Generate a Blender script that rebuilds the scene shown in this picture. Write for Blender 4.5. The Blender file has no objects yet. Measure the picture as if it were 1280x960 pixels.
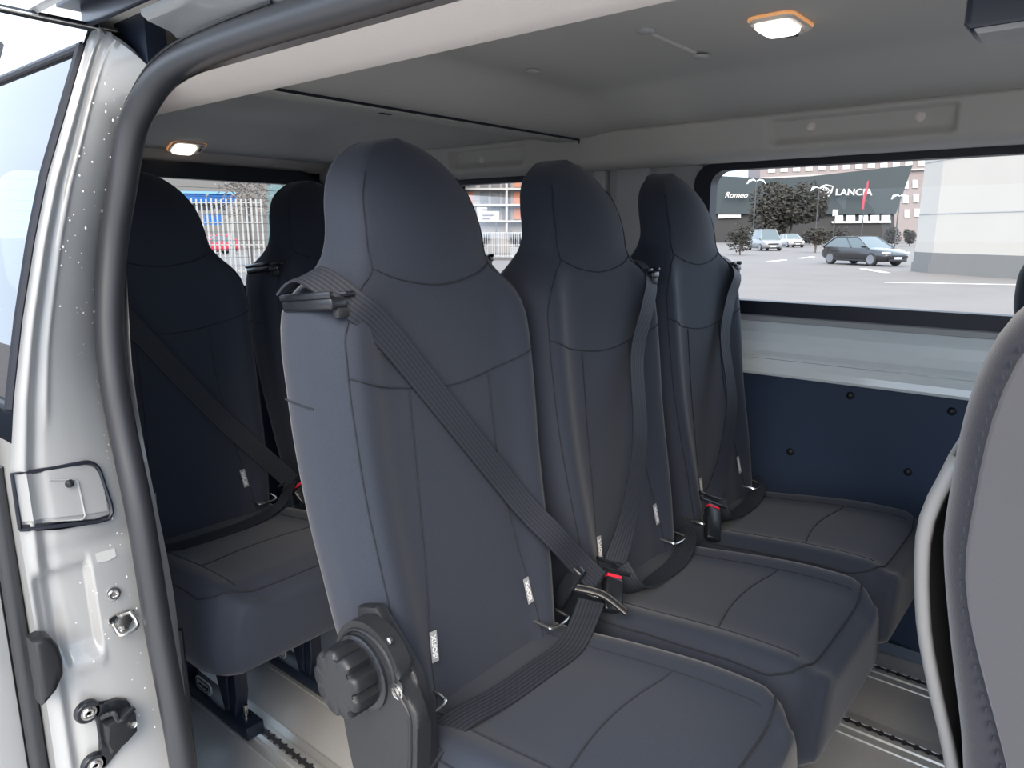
import bpy, bmesh, math, random
from mathutils import Vector, Matrix
R = random.Random(7)
PI = math.pi
scene = bpy.context.scene
COL = scene.collection

# ------------------------------------------------------------------ materials
def lin(c):
    c /= 255.0
    return c/12.92 if c <= .04045 else ((c+.055)/1.055)**2.4
def rgb(r, g, b): return (lin(r), lin(g), lin(b), 1)
MATS = {}
def mat(name, col, rough=.5, metal=0, bump=None, vary=None, coat=0, sheen=0, spec=.5, emit=None, aniso=None):
    """bump=(scale,strength,dist)  vary=(scale,amount)"""
    m = bpy.data.materials.new(name); m.use_nodes = True
    nt = m.node_tree; b = nt.nodes['Principled BSDF']
    b.inputs['Base Color'].default_value = col
    b.inputs['Roughness'].default_value = rough
    b.inputs['Metallic'].default_value = metal
    b.inputs['Specular IOR Level'].default_value = spec
    b.inputs['Coat Weight'].default_value = coat
    b.inputs['Coat Roughness'].default_value = .06
    b.inputs['Sheen Weight'].default_value = sheen
    b.inputs['Sheen Roughness'].default_value = .45
    if emit:
        b.inputs['Emission Color'].default_value = emit[0]; b.inputs['Emission Strength'].default_value = emit[1]
    tc = None
    if bump or vary:
        tc = nt.nodes.new('ShaderNodeTexCoord')
    if bump:
        n = nt.nodes.new('ShaderNodeTexNoise'); n.inputs['Scale'].default_value = bump[0]; n.inputs['Detail'].default_value = 3
        nt.links.new(tc.outputs['Object'], n.inputs['Vector'])
        bp = nt.nodes.new('ShaderNodeBump'); bp.inputs['Strength'].default_value = bump[1]; bp.inputs['Distance'].default_value = bump[2]
        nt.links.new(n.outputs['Fac'], bp.inputs['Height']); nt.links.new(bp.outputs['Normal'], b.inputs['Normal'])
    if vary:
        n = nt.nodes.new('ShaderNodeTexNoise'); n.inputs['Scale'].default_value = vary[0]; n.inputs['Detail'].default_value = 4
        nt.links.new(tc.outputs['Object'], n.inputs['Vector'])
        mx = nt.nodes.new('ShaderNodeMixRGB'); mx.blend_type = 'MIX'
        a = vary[1]
        mx.inputs[1].default_value = tuple(c*(1-a) for c in col[:3])+(1,)
        mx.inputs[2].default_value = tuple(min(1, c*(1+a)) for c in col[:3])+(1,)
        nt.links.new(n.outputs['Fac'], mx.inputs[0]); nt.links.new(mx.outputs[0], b.inputs['Base Color'])
    MATS[name] = m
    return m

FABRIC = mat('seat_fabric', (.0225, .0285, .043, 1), .78, bump=(950, .35, .0007), vary=(260, .16), sheen=.16, spec=.28)
FABRIC2 = mat('front_seat_fabric', (.022, .023, .030, 1), .9, bump=(500, .4, .0008), vary=(90, .12), sheen=.3, spec=.2)
FABRIC3 = mat('front_seat_side_fabric', (.058, .058, .066, 1), .9, bump=(700, .3, .0006), sheen=.3, spec=.2)
SEAM = mat('seam_thread', (.012, .015, .022, 1), .9)
STITCH = mat('grey_thread', (.22, .23, .25, 1), .8)
WEB = mat('belt_webbing', (.030, .033, .042, 1), .6, spec=.35)
def webbing_weave():
    nt = WEB.node_tree; b = nt.nodes['Principled BSDF']
    uv = nt.nodes.new('ShaderNodeUVMap')
    w = nt.nodes.new('ShaderNodeTexWave'); w.wave_type = 'BANDS'; w.bands_direction = 'X'; w.inputs['Scale'].default_value = 2.2; w.inputs['Distortion'].default_value = 0
    bp = nt.nodes.new('ShaderNodeBump'); bp.inputs['Strength'].default_value = .25; bp.inputs['Distance'].default_value = .001
    nt.links.new(uv.outputs[0], w.inputs['Vector']); nt.links.new(w.outputs['Fac'], bp.inputs['Height']); nt.links.new(bp.outputs['Normal'], b.inputs['Normal'])
    mx = nt.nodes.new('ShaderNodeMixRGB'); mx.inputs[1].default_value = (.014, .017, .024, 1); mx.inputs[2].default_value = (.026, .030, .040, 1)
    nt.links.new(w.outputs['Fac'], mx.inputs[0]); nt.links.new(mx.outputs[0], b.inputs['Base Color'])
webbing_weave()
BLACK = mat('black_plastic', (.011, .012, .015, 1), .45, bump=(600, .15, .0005))
BLACKG = mat('black_gloss_plastic', (.012, .014, .018, 1), .25)
GRAIN = mat('grained_grey_plastic', (.014, .015, .017, 1), .5, bump=(420, .5, .0012))
NAVYMETAL = mat('dark_blue_painted_steel', (.010, .016, .032, 1), .38)
CHROME = mat('bright_steel', (.62, .61, .59, 1), .22, metal=1)
RED = mat('red_button_plastic', (.62, .015, .04, 1), .4)
LABELW = mat('white_label_print', (.80, .82, .84, 1), .7)
LABELD = mat('grey_label_cloth', (.28, .29, .31, 1), .8)
PAINT = mat('silver_white_body_paint', (.30, .31, .315, 1), .32, coat=.7, vary=(3, .03))
PAINTIN = mat('inner_body_paint', (.86, .91, .90, 1), .22, coat=1)
RUBBER = mat('black_rubber_seal', (.022, .024, .029, 1), .42, spec=.6)
RUBBERD = mat('window_gasket_rubber', (.008, .011, .020, 1), .5)
HEADL = mat('grey_headliner_cloth', (.50, .49, .47, 1), .95, bump=(700, .25, .0006), vary=(500, .07))
BEIGE = mat('beige_headliner_trim', (.74, .68, .64, 1), .9, bump=(800, .3, .0006), vary=(400, .06))
TRIMG = mat('light_grey_trim_plastic', (.42, .42, .42, 1), .55, bump=(500, .1, .0004))
NAVY = mat('dark_blue_wall_panel', (.022, .042, .085, 1), .62, bump=(300, .15, .0005))
FLOORM = mat('grey_floor_vinyl', (.42, .43, .44, 1), .36, spec=.5, vary=(120, .10), bump=(220, .12, .0006))
ALU = mat('aluminium_track', (.60, .62, .62, 1), .30, metal=.45)
ALUD = mat('dark_track_groove', (.07, .075, .085, 1), .5, metal=.5)
SHELL = mat('seat_back_shell', (.20, .195, .19, 1), .45)
PLATE = mat('pale_plastic_cover', (.50, .54, .55, 1), .5)
LAMPLENS = mat('lit_lamp_lens', (.9, .85, .75, 1), .3, emit=((1, .93, .82, 1), 2.0))
LAMPRIM = mat('warm_translucent_lamp_rim', (.75, .45, .25, 1), .35, emit=((1, .42, .12, 1), .45))
LAMPBODY = mat('lamp_plastic', (.70, .64, .58, 1), .4)

def glassmat(name, tint, gloss=.9, ior=1.45):
    m = bpy.data.materials.new(name); m.use_nodes = True; nt = m.node_tree; nt.nodes.clear()
    o = nt.nodes.new('ShaderNodeOutputMaterial'); mx = nt.nodes.new('ShaderNodeMixShader')
    t = nt.nodes.new('ShaderNodeBsdfTransparent'); t.inputs[0].default_value = tint
    g = nt.nodes.new('ShaderNodeBsdfGlossy'); g.inputs['Roughness'].default_value = .0; g.inputs[0].default_value = (gloss, gloss, gloss, 1)
    f = nt.nodes.new('ShaderNodeFresnel'); f.inputs['IOR'].default_value = ior
    nt.links.new(f.outputs[0], mx.inputs[0]); nt.links.new(t.outputs[0], mx.inputs[1]); nt.links.new(g.outputs[0], mx.inputs[2])
    nt.links.new(mx.outputs[0], o.inputs[0]); MATS[name] = m
    return m
GLASS = glassmat('clear_window_glass', (.95, .97, .97, 1), .5)
TINT = glassmat('tinted_privacy_glass', (.16, .20, .23, 1), 1, 2.2)
BLUEGLASS = glassmat('rear_heated_glass', (.88, .94, .97, 1), .5)
DROP = mat('water_drop', (.8, .82, .84, 1), .05, coat=1)

# ------------------------------------------------------------------ mesh helpers
def link(o, parent=None):
    COL.objects.link(o)
    if parent is not None: o.parent = parent
    return o
class MB:
    def __init__(s): s.bm = bmesh.new()
    def _fin(s, vs): return vs
    def box(s, c, d, bevel=0, seg=2, M=None):
        r = bmesh.ops.create_cube(s.bm, size=1)
        vs = r['verts']
        for v in vs: v.co = Vector((v.co.x*d[0], v.co.y*d[1], v.co.z*d[2]))
        if bevel:
            es = list({e for v in vs for e in v.link_edges})
            rr = bmesh.ops.bevel(s.bm, geom=es, offset=bevel, segments=seg, profile=.5, affect='EDGES')
            vs = list({v for f in rr['faces'] for v in f.verts} | {v for v in vs if v.is_valid})
        for v in vs:
            if M is not None: v.co = M @ v.co
            v.co += Vector(c)
        return s
    def grid(s, rows, close_u=False, close_v=False):
        """rows: list of lists of points"""
        V = [[s.bm.verts.new(p) for p in r] for r in rows]
        n, m = len(V), len(V[0])
        for i in range(n if close_u else n-1):
            for j in range(m if close_v else m-1):
                a, b, c, d = V[i][j], V[(i+1) % n][j], V[(i+1) % n][(j+1) % m], V[i][(j+1) % m]
                try: s.bm.faces.new((a, b, c, d))
                except ValueError: pass
        return V
    def cap(s, ring, flip=False):
        try: s.bm.faces.new(ring[::-1] if flip else ring)
        except ValueError: pass
    def tube(s, pts, r, n=10, caps=True, flat=1.0, closed=False):
        pts = [Vector(p) for p in pts]
        N = len(pts); rad = r if isinstance(r, (list, tuple)) else [r]*N
        rows = []; prev = None
        for i, p in enumerate(pts):
            if closed: t = (pts[(i+1) % N]-pts[i-1])
            else: t = (pts[min(i+1, N-1)]-pts[max(i-1, 0)])
            t.normalize()
            if prev is None:
                u = t.orthogonal().normalized()
            else:
                u = prev - t*prev.dot(t)
                u = u.normalized() if u.length > 1e-6 else t.orthogonal().normalized()
            prev = u; w = t.cross(u)
            rows.append([p+(u*math.cos(a)+w*math.sin(a)*flat)*rad[i] for a in [2*PI*k/n for k in range(n)]])
        V = s.grid(rows, close_u=closed, close_v=True)
        if caps and not closed: s.cap(V[0], True); s.cap(V[-1])
        return s
    def lathe(s, prof, c=(0, 0, 0), axis='Z', n=24, M=None):
        """prof: (r,h) list"""
        rows = []
        for r, h in prof:
            row = []
            for k in range(n):
                a = 2*PI*k/n; x, y = r*math.cos(a), r*math.sin(a)
                p = {'Z': Vector((x, y, h)), 'Y': Vector((x, h, y)), 'X': Vector((h, x, y))}[axis]
                if M is not None: p = M @ p
                row.append(p+Vector(c))
            rows.append(row)
        V = s.grid(rows, close_v=True)
        s.cap(V[0], True); s.cap(V[-1])
        return s
    def prism(s, poly, ex, bevel=0, seg=2):
        """poly: 3-D points of a face, ex: extrusion vector"""
        a = [s.bm.verts.new(p) for p in poly]
        b = [s.bm.verts.new(Vector(p)+Vector(ex)) for p in poly]
        n = len(a); fs = []
        fs.append(s.bm.faces.new(a[::-1])); fs.append(s.bm.faces.new(b))
        for i in range(n): fs.append(s.bm.faces.new((a[i], a[(i+1) % n], b[(i+1) % n], b[i])))
        if bevel:
            es = list(set(fs[0].edges) | set(fs[1].edges))
            bmesh.ops.bevel(s.bm, geom=es, offset=bevel, segments=seg, profile=.5, affect='EDGES')
        return s
    def build(s, name, m, parent=None, smooth=True, auto=40):
        bmesh.ops.remove_doubles(s.bm, verts=s.bm.verts, dist=1e-6)
        bmesh.ops.recalc_face_normals(s.bm, faces=s.bm.faces)
        me = bpy.data.meshes.new(name); s.bm.to_mesh(me); s.bm.free()
        if smooth:
            me.polygons.foreach_set('use_smooth', [True]*len(me.polygons))
            try: me.set_sharp_from_angle(angle=math.radians(auto))
            except Exception: pass
        me.materials.append(m)
        return link(bpy.data.objects.new(name, me), parent)
def tag(o, label, cat, group=None, kind=None):
    if label: o['label'] = label
    if cat: o['category'] = cat
    if group: o['group'] = group
    if kind: o['kind'] = kind
    return o
def struct(o, label=None, cat=None):
    o['kind'] = 'structure'
    if label: o['label'] = label
    if cat: o['category'] = cat
    return o
def empty(name, loc, label, cat, group=None, rz=0):
    o = bpy.data.objects.new(name, None); o.empty_display_size = .1
    o.location = loc; o.rotation_euler = (0, 0, rz)
    link(o); return tag(o, label, cat, group)
def copy_tree(o, parent=None):
    c = o.copy(); COL.objects.link(c); c.parent = parent
    for ch in list(o.children): copy_tree(ch, c)
    return c
def arc(c, r, a0, a1, n): return [(c[0]+r*math.cos(a0+(a1-a0)*i/n), c[1]+r*math.sin(a0+(a1-a0)*i/n)) for i in range(n+1)]
def rrect(x0, y0, x1, y1, r, n=6):
    return (arc((x1-r, y1-r), r, 0, PI/2, n)+arc((x0+r, y1-r), r, PI/2, PI, n)+arc((x0+r, y0+r), r, PI, 1.5*PI, n)+arc((x1-r, y0+r), r, 1.5*PI, 2*PI, n))
def interp(tab, z):
    if z <= tab[0][0]: return tab[0][1]
    for (a, b), (c, d) in zip(tab, tab[1:]):
        if z <= c: return b+(d-b)*(z-a)/(c-a)
    return tab[-1][1]
def sstep(a, b, x):
    t = max(0, min(1, (x-a)/(b-a))); return t*t*(3-2*t)
def catmull(P, sub=8):
    P = [Vector(p) for p in P]; out = []
    for i in range(len(P)-1):
        p0, p1, p2, p3 = P[max(i-1, 0)], P[i], P[i+1], P[min(i+2, len(P)-1)]
        for k in range(sub):
            t = k/sub
            out.append(.5*((2*p1)+(p2-p0)*t+(2*p0-5*p1+4*p2-p3)*t*t+(3*p1-p0-3*p2+p3)*t**3))
    out.append(P[-1]); return out
def ring_frame(mb, outer, inner, plane, d0, d1):
    """flat frame between two equal-length loops (a,b) extruded from d0 to d1; plane 'X' or 'Y'"""
    f = (lambda a, b, d: Vector((a, d, b))) if plane == 'Y' else (lambda a, b, d: Vector((d, a, b)))
    rows = [[f(a, b, d0) for a, b in outer], [f(a, b, d1) for a, b in outer], [f(a, b, d1) for a, b in inner], [f(a, b, d0) for a, b in inner]]
    mb.grid(rows, close_u=True, close_v=True)
    return mb
def ribbon(mb, pts, wdir, w, th=.0016, sub=6, uvlen=True):
    """strap: centre points, width directions (one or per point)"""
    if sub > 1:
        n0 = len(pts)
        if isinstance(wdir, list): W = catmull(wdir, sub)
        P = catmull(pts, sub)
        if not isinstance(wdir, list): W = [Vector(wdir)]*len(P)
    else:
        P = [Vector(p) for p in pts]; W = [Vector(x) for x in wdir] if isinstance(wdir, list) else [Vector(wdir)]*len(P)
    rows = []
    uvl = mb.bm.loops.layers.uv.verify()
    nc = 6
    for i, p in enumerate(P):
        t = (P[min(i+1, len(P)-1)]-P[max(i-1, 0)]).normalized()
        d = (W[i]-t*W[i].dot(t)).normalized(); nrm = t.cross(d)
        top = [p+d*w*(k/nc-.5)+nrm*th for k in range(nc+1)]
        bot = [p+d*w*(.5-k/nc)-nrm*th for k in range(nc+1)]
        rows.append(top+bot)
    V = mb.grid(rows, close_v=True)
    idx = {}
    for i, r in enumerate(V):
        for j, v in enumerate(r): idx[v] = (j/nc if j <= nc else (2*nc+1-j)/nc, i*.3)
    for f in mb.bm.faces:
        for l in f.loops:
            if l.vert in idx: l[uvl].uv = idx[l.vert]
    mb.cap(V[0], True); mb.cap(V[-1])
    return mb
def text(name, body, size, m, M, parent=None, ext=.001, shear=0, align='CENTER', sx=1, off=0):
    cu = bpy.data.curves.new(name, 'FONT'); cu.body = body; cu.size = size; cu.extrude = ext; cu.shear = shear; cu.align_x = align; cu.align_y = 'CENTER'; cu.offset = off
    o = bpy.data.objects.new(name, cu); COL.objects.link(o)
    dg = bpy.context.evaluated_depsgraph_get()
    me = bpy.data.meshes.new_from_object(o.evaluated_get(dg))
    bpy.data.objects.remove(o)
    me.transform(M @ Matrix.Diagonal((sx, 1, 1, 1))); me.materials.clear(); me.materials.append(m)
    me.name = name
    return link(bpy.data.objects.new(name, me), parent)
def frame_M(o, ex, ey):
    ex = Vector(ex).normalized(); ey = Vector(ey); ey = (ey-ex*ey.dot(ex)).normalized(); ez = ex.cross(ey)
    M = Matrix((ex, ey, ez)).transposed().to_4x4(); M.translation = Vector(o); return M

# ------------------------------------------------------------------ camera
F = 903.0; PITCH = math.atan(190/903); YAW = math.radians(50.1)
CAMZ = 1.2
cf = Vector((-math.cos(YAW)*math.cos(PITCH), math.sin(YAW)*math.cos(PITCH), -math.sin(PITCH)))
cr = cf.cross(Vector((0, 0, 1))).normalized(); cu_ = cr.cross(cf)
cam = bpy.data.cameras.new('camera'); cam.sensor_width = 36; cam.lens = 36*F/1280; cam.clip_start = .02; cam.clip_end = 600
co = bpy.data.objects.new('camera', cam); COL.objects.link(co)
Mc = Matrix((cr, cu_, -cf)).transposed().to_4x4(); Mc.translation = Vector((0, 0, CAMZ)); co.matrix_world = Mc
scene.camera = co
GZ = -.5
def ray(u, v): return cf+cr*((u-640)/F)-cu_*((v-480)/F)
def ground(u, v):
    d = ray(u, v); t = (GZ-CAMZ)/d.z; return Vector((0, 0, CAMZ))+d*t
def at_dist(u, v, D):
    """point on the pixel's ray at horizontal distance D"""
    d = ray(u, v); t = D/math.hypot(d.x, d.y); return Vector((0, 0, CAMZ))+d*t

def wall_plane(ua, ub, D):
    """vertical plane through two points D away; returns f(u, v, back)"""
    A, B = at_dist(ua, 290, D), at_dist(ub, 290, D)
    d = B-A; n = Vector((-d.y, d.x, 0)).normalized()
    if n.dot(A) < 0: n = -n
    def f(u, v, back=0):
        r_ = ray(u, v); t = (n.dot(A)+back)/n.dot(r_); return Vector((0, 0, CAMZ))+r_*t
    return f
# ------------------------------------------------------------------ van shell
X0, X1 = -2.80, 1.25
YC = 1.33
def build_shell():
    # floor
    m = MB(); m.box(((X0+X1)/2, 1.325, -.03), (X1-X0, 1.75, .06)); struct(m.build('floor', FLOORM, smooth=False))
    # ceiling with recessed headliner fields either side of the roof bow
    def h(y):
        a = abs(y-YC)
        return 1.583-.075*sstep(.40, .69, a)
    def e(x):
        v = 1-sstep(-1.22, -1.385, x) if x > -1.40 else 0
        if x < -1.47: v = sstep(-1.47, -1.62, x)*(1-sstep(-2.35, -2.76, x))
        return v
    xs = [X1-(X1-X0)*i/160 for i in range(161)]; ys = [.50+1.66*j/60 for j in range(61)]
    m = MB(); m.grid([[Vector((x, y, 1.492+(h(y)-1.492)*e(x))) for y in ys] for x in xs])
    m.box(((X0+X1)/2, YC, 1.64), (X1-X0+.02, 1.40, .04))
    struct(m.build('ceiling', HEADL, auto=70))
    # seam between the front and the rear headliner
    m = MB(); m.tube([(-1.392, .72, 1.489), (-1.392, 1.999, 1.489), (-1.395, 2.004, 1.455), (-1.40, 2.008, 1.40)], .0035, 6)
    struct(m.build('trim_1', RUBBERD))
    m = MB(); m.box((-1.432, 1.36, 1.489), (.07, 1.26, .012), .004); struct(m.build('trim_2', HEADL))
    # cant-rail trims along both sides
    def beam(side):
        m = MB(); rows = []
        prof = [(2.185, 1.402), (2.13, 1.402), (2.075, 1.399), (2.03, 1.402), (2.005, 1.412), (1.997, 1.425)]
        prof += [(1.997+.004*k/20, 1.425+.078*k/20) for k in range(1, 21)] + [(2.012, 1.513), (2.05, 1.518), (2.19, 1.52)]
        nx = 640
        for i in range(nx+1):
            x = X0+.02+(X1-X0-.02)*i/nx; row = []
            for (y, z) in prof:
                d = 0
                if side > 0 and y < 2.02 and z > 1.41:      # shallow handle recesses above the windows
                    for a, b in ((-.79, -.335), (-1.98, -1.62)):
                        d = max(d, .022*sstep(a, a+.014+.03*(1.5-z)/.08, x)*(1-sstep(b-.014, b, x))*sstep(1.412, 1.45, z)*(1-sstep(1.487, 1.497, z)))
                yy = y+d
                ym = 2*YC-yy
                if side < 0: ym = max(ym, .508+.05*sstep(-.92, -1.22, x))
                row.append(Vector((x, yy if side > 0 else ym, z)))
            rows.append(row)
        m.grid(rows)
        return m
    struct(beam(1).build('trim_3', BEIGE if False else HEADL, auto=60))
    struct(beam(-1).build('trim_4', BEIGE, auto=60))
    # left wall: dark lower panel, lip, painted inner body, window surround
    m = MB(); m.box(((X0+X1)/2, 2.20, .39), (X1-X0, .06, .78)); w = struct(m.build('wall_left', NAVY, smooth=False))
    m = MB(); m.grid([[Vector((x, y, z)) for x in (X0, X1)] for y, z in ((2.17, .03), (2.152, .036), (2.15, .002), (2.17, .0))])
    struct(m.build('baseboard_left', mat('grey_blue_kick_strip', (.12, .15, .2, 1), .4), smooth=False))
    prof = [(2.168, .772), (2.150, .774), (2.146, .782), (2.150, .800), (2.162, .812), (2.160, .822), (2.150, .826), (2.149, .834), (2.172, .845), (2.186, .870), (2.184, .900), (2.170, .922), (2.166, .934)]
    m = MB(); m.grid([[Vector((x, y, z)) for x in (X0, X1)] for y, z in prof]); struct(m.build('trim_5', PAINTIN, auto=25))
    prof = [(2.168, .934), (2.152, .937), (2.150, .952), (2.165, .965)]
    m = MB(); m.grid([[Vector((x, y, z)) for x in (X0, X1)] for y, z in prof]); struct(m.build('trim_6', TRIMG, auto=25))
    m = MB(); m.box(((X0+X1)/2, 2.215, .87), (X1-X0, .03, .20)); struct(m.build('wall_left.001', PAINTIN, smooth=False))
    m = MB()
    m.box((-1.25, 2.19, 1.18), (.42, .05, .46)); m.box((-2.73, 2.19, 1.18), (.14, .05, .46)); m.box((1.20, 2.19, 1.18), (.12, .05, .46))
    m.box(((X0+X1)/2, 2.20, 1.46), (X1-X0, .04, .13))
    struct(m.build('wall_left.002', TRIMG, smooth=False))
    # pillar trim between the side windows
    m = MB(); m.box((-1.27, 2.145, 1.16), (.13, .04, .50), .015, 3); m.box((-1.40, 2.15, 1.16), (.05, .035, .50), .012, 3)
    struct(m.build('trim_7', TRIMG))
    # window frames + panes
    def win(n, a0, a1, z0, z1, plane, d, ri, t, gl, r=.05):
        o = rrect(a0, z0, a1, z1, r+.012); i = rrect(a0+t[0], z0+t[1], a1-t[2], z1-t[3], r)
        m = MB(); ring_frame(m, o, i, plane, d-.012, d+.035)
        w = struct(m.build('window_%d' % n, RUBBERD, auto=30))
        m = MB()
        pts = rrect(a0+t[0]-.004, z0+t[1]-.004, a1-t[2]+.004, z1-t[3]+.004, r)
        f = (lambda a, b: Vector((a, d+.02, b))) if plane == 'Y' else (lambda a, b: Vector((d-.02, a, b)))
        vs = [m.bm.verts.new(f(a, b)) for a, b in pts]; m.bm.faces.new(vs)
        m.build('pane', gl, w, smooth=False)
        return w
    win(1, -1.055, 1.12, .957, 1.402, 'Y', 2.155, 0, (.055, .040, .05, .020), GLASS, .045)
    win(2, -2.66, -1.46, .957, 1.402, 'Y', 2.155, 0, (.05, .040, .05, .020), GLASS, .05)
    # rear wall
    m = MB(); m.box((X0-.03, YC, .475), (.06, 1.80, .95)); m.box((X0-.03, .58, 1.2), (.06, .28, .52)); m.box((X0-.03, 2.07, 1.2), (.06, .22, .52)); m.box((X0-.03, YC, 1.54), (.06, 1.9, .20))
    struct(m.build('wall_rear', NAVY, smooth=False))
    rw = win(3, .70, 1.985, .935, 1.455, 'X', X0+.012, 0, (.055, .05, .055, .058), BLUEGLASS, .09)
    m = MB()
    for k in range(11): m.tube([(X0-.003, .80, 1.03+.034*k), (X0-.003, 1.89, 1.03+.034*k)], .0009, 4)
    m.build('heater_wires', mat('heater_line', (.25, .30, .32, 1), .6), rw)
    m = MB(); m.grid([[Vector((x, y, z)) for y in (.5, 2.17)] for x, z in ((-2.79, 1.452), (-2.765, 1.458), (-2.74, 1.475), (-2.715, 1.51))])
    struct(m.build('trim_8', BEIGE, auto=60))
    m = MB(); m.box((-2.70, 2.12, 1.2), (.12, .10, .52), .02, 3); m.box((-2.70, .56, 1.2), (.12, .10, .52), .02, 3); struct(m.build('trim_9', TRIMG))
    # front bulkhead of the cab, beyond the frame, with the windscreen opening
    m = MB(); m.box((X1+.03, YC, .45), (.06, 1.8, .9)); m.box((X1+.03, YC, 1.54), (.06, 1.9, .2)); m.box((X1+.03, .50, 1.2), (.06, .12, .6)); m.box((X1+.03, 2.16, 1.2), (.06, .12, .6))
    struct(m.build('wall_front', NAVY, smooth=False))
build_shell()

# ---- near side: door jamb, seal, outer skin
YO = [(-.45, .30), (.55, .302), (.75, .300), (.86, .300), (.963, .317), (1.077, .342), (1.189, .371), (1.279, .398), (1.358, .428), (1.475, .472), (1.52, .50)]
SX = [(-.45, -1.05), (.0, -1.09), (.305, -1.155), (.524, -1.188), (.749, -1.209), (.867, -1.233), (.972, -1.251), (1.061, -1.258), (1.163, -1.255), (1.249, -1.236), (1.356, -1.206), (1.399, -1.169), (1.43, -1.12)]
SY = [(-.45, .455), (1.0, .455), (1.061, .465), (1.163, .48), (1.249, .494), (1.356, .51), (1.43, .522)]
def jamb_pt(s, zo, zs):
    o = Vector((-1.2, interp(YO, zo), zo)); q = Vector((interp(SX, zs), interp(SY, zs), zs))
    p = o.lerp(q, s)
    nrm = Vector((1, .0, 0))
    d = 0
    # rolled outer flange
    d += .006*math.exp(-((s-.10)/.045)**2) - .004*math.exp(-((s-.20)/.05)**2) + .003*math.exp(-((s-.29)/.035)**2)*sstep(.90, .95, p.z)
    # gentle crown
    d += .012*math.sin(PI*min(1, max(0, s)))*(1 if p.z < 1.3 else 1)
    # pressed recess in the lower panel
    rc = sstep(.02, .10, s)*(1-sstep(.50, .56, s))*sstep(.53, .56, p.z)*(1-sstep(.68, .70, p.z))
    d -= .016*rc
    # shallow swage
    d -= .007*math.exp(-((p.z-.715)/.018)**2)*sstep(.05, .2, s)
    d += .005*math.exp(-((p.z-.53)/.012)**2)*sstep(.1, .2, s)*(1-sstep(.5, .6, s))
    p = p+nrm*d
    return p
def jx(y, z):
    yo = interp(YO, z); ys = interp(SY, z); s = max(0, min(1, (y-yo)/(ys-yo)))
    return jamb_pt(s, z, z)
def build_near():
    m = MB(); rows = []
    for i in range(181):
        t = i/180; zo = -.42+(1.492+.42)*t; zs = -.42+(1.432+.42)*t
        rows.append([jamb_pt(j/70, zo, zs) for j in range(71)])
    # fold over at the top edge
    top = rows[-1]
    m.grid(rows)
    m.grid([top, [p+Vector((-.012, .002, .010)) for p in top], [p+Vector((-.05, .004, .006)) for p in top]])
    j = struct(m.build('wall_right', PAINT, auto=55))
    # outer skin behind the opening (below the belt and above the quarter window)
    m = MB(); rows = []
    zz = [-.45+i*.05 for i in range(28)]
    rows = [[Vector((-1.2, interp(YO, z), z)), Vector((-2.9, interp(YO, z), z))] for z in zz if z < .945]
    m.grid(rows)
    zz = [1.468, 1.49, 1.51, 1.53, 1.56, 1.60, 1.63, 1.65]; yy = [.466, .475, .485, .50, .54, .61, .70, .85]
    m.grid([[Vector((-1.2, y, z)), Vector((-2.9, y, z))] for y, z in zip(yy, zz)])
    struct(m.build('wall_right.001', PAINT, auto=60))
    # quarter window
    m = MB(); zz = [.95+.515*i/20 for i in range(21)]
    m.grid([[Vector((-1.214, interp(YO, z)+.002, z)), Vector((-2.7, interp(YO, z)+.002, z))] for z in zz])
    m2 = MB()
    E_ = [Vector((-1.207, interp(YO, z)-.002, z)) for z in zz]
    m2.tube(E_, .0075, 8)
    m2.tube([(-1.205, interp(YO, 1.466)-.001, 1.466), (-2.7, interp(YO, 1.466)-.001, 1.466)], .006, 8)
    m2.tube([(-1.205, interp(YO, .95)-.001, .95), (-2.7, interp(YO, .95)-.001, .95)], .008, 8)
    w = struct(m2.build('window_4', RUBBERD)); m.build('pane', TINT, w)
    # inner trim of the pillar, from the seal inwards
    m = MB(); zz = [-.02+1.40*i/40 for i in range(41)]
    rows = []
    for z in zz:
        k = sstep(.45, 1.0, z)
        rows.append([Vector((interp(SX, z)+.055, interp(SY, z)+.008, z)), Vector((interp(SX, z)+.0, interp(SY, z)+.035, z)), Vector((-1.30+.10*k, .556-.072*k+.05*max(0, z-1), z))])
    m.grid(rows); struct(m.build('trim_10', TRIMG, auto=50))
    m = MB(); m.tube([(-1.303, .560, z) for z in (0, .15, .3, .45)], .006, 8); struct(m.build('trim_11', RUBBERD))
    m = MB(); m.box((-2.10, .515, .47), (1.40, .05, .96)); m.box((-2.06, .52, 1.44), (1.5, .06, .10)); struct(m.build('wall_right.002', NAVY, smooth=False))
    # sill under the door opening and the wall ahead of it
    m = MB(); m.box((.0, .42, -.22), (2.5, .08, .40), .01); struct(m.build('wall_right.003', PAINT))
    m = MB(); m.box((.80, .47, .45), (.9, .06, 1.0), .01); m.box((.38, .49, 1.2), (.09, .06, .5), .01); struct(m.build('wall_right.004', PAINT))
    # header above the opening: lower flange, roof side and the dark door track
    m = MB()
    prof = [(.535, 1.425), (.520, 1.452), (.508, 1.462), (.478, 1.470), (.470, 1.476), (.470, 1.482)]
    m.grid([[Vector((x, y, z)) for x in (-1.02, -.6, .2, X1)] for y, z in prof])
    m.grid([[Vector((-1.02, y, z)) for y, z in prof], [Vector((-1.045, y+.03, z+.004)) for y, z in prof]])
    prof = [(.440, 1.520), (.420, 1.505), (.412, 1.497), (.405, 1.503), (.41, 1.52), (.44, 1.555), (.52, 1.61), (.62, 1.65)]
    m.grid([[Vector((x, y, z)) for x in (-1.22, -.6, .2, X1)] for y, z in prof])
    struct(m.build('wall_right.005', PAINT, auto=50))
    m = MB(); m.box((.02, .50, 1.545), (2.52, .10, .05)); m.box((.02, .475, 1.507), (2.46, .010, .03), .003); m.box((-1.17, .535, 1.50), (.10, .03, .12))
    struct(m.build('trim_12', NAVYMETAL))
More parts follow.
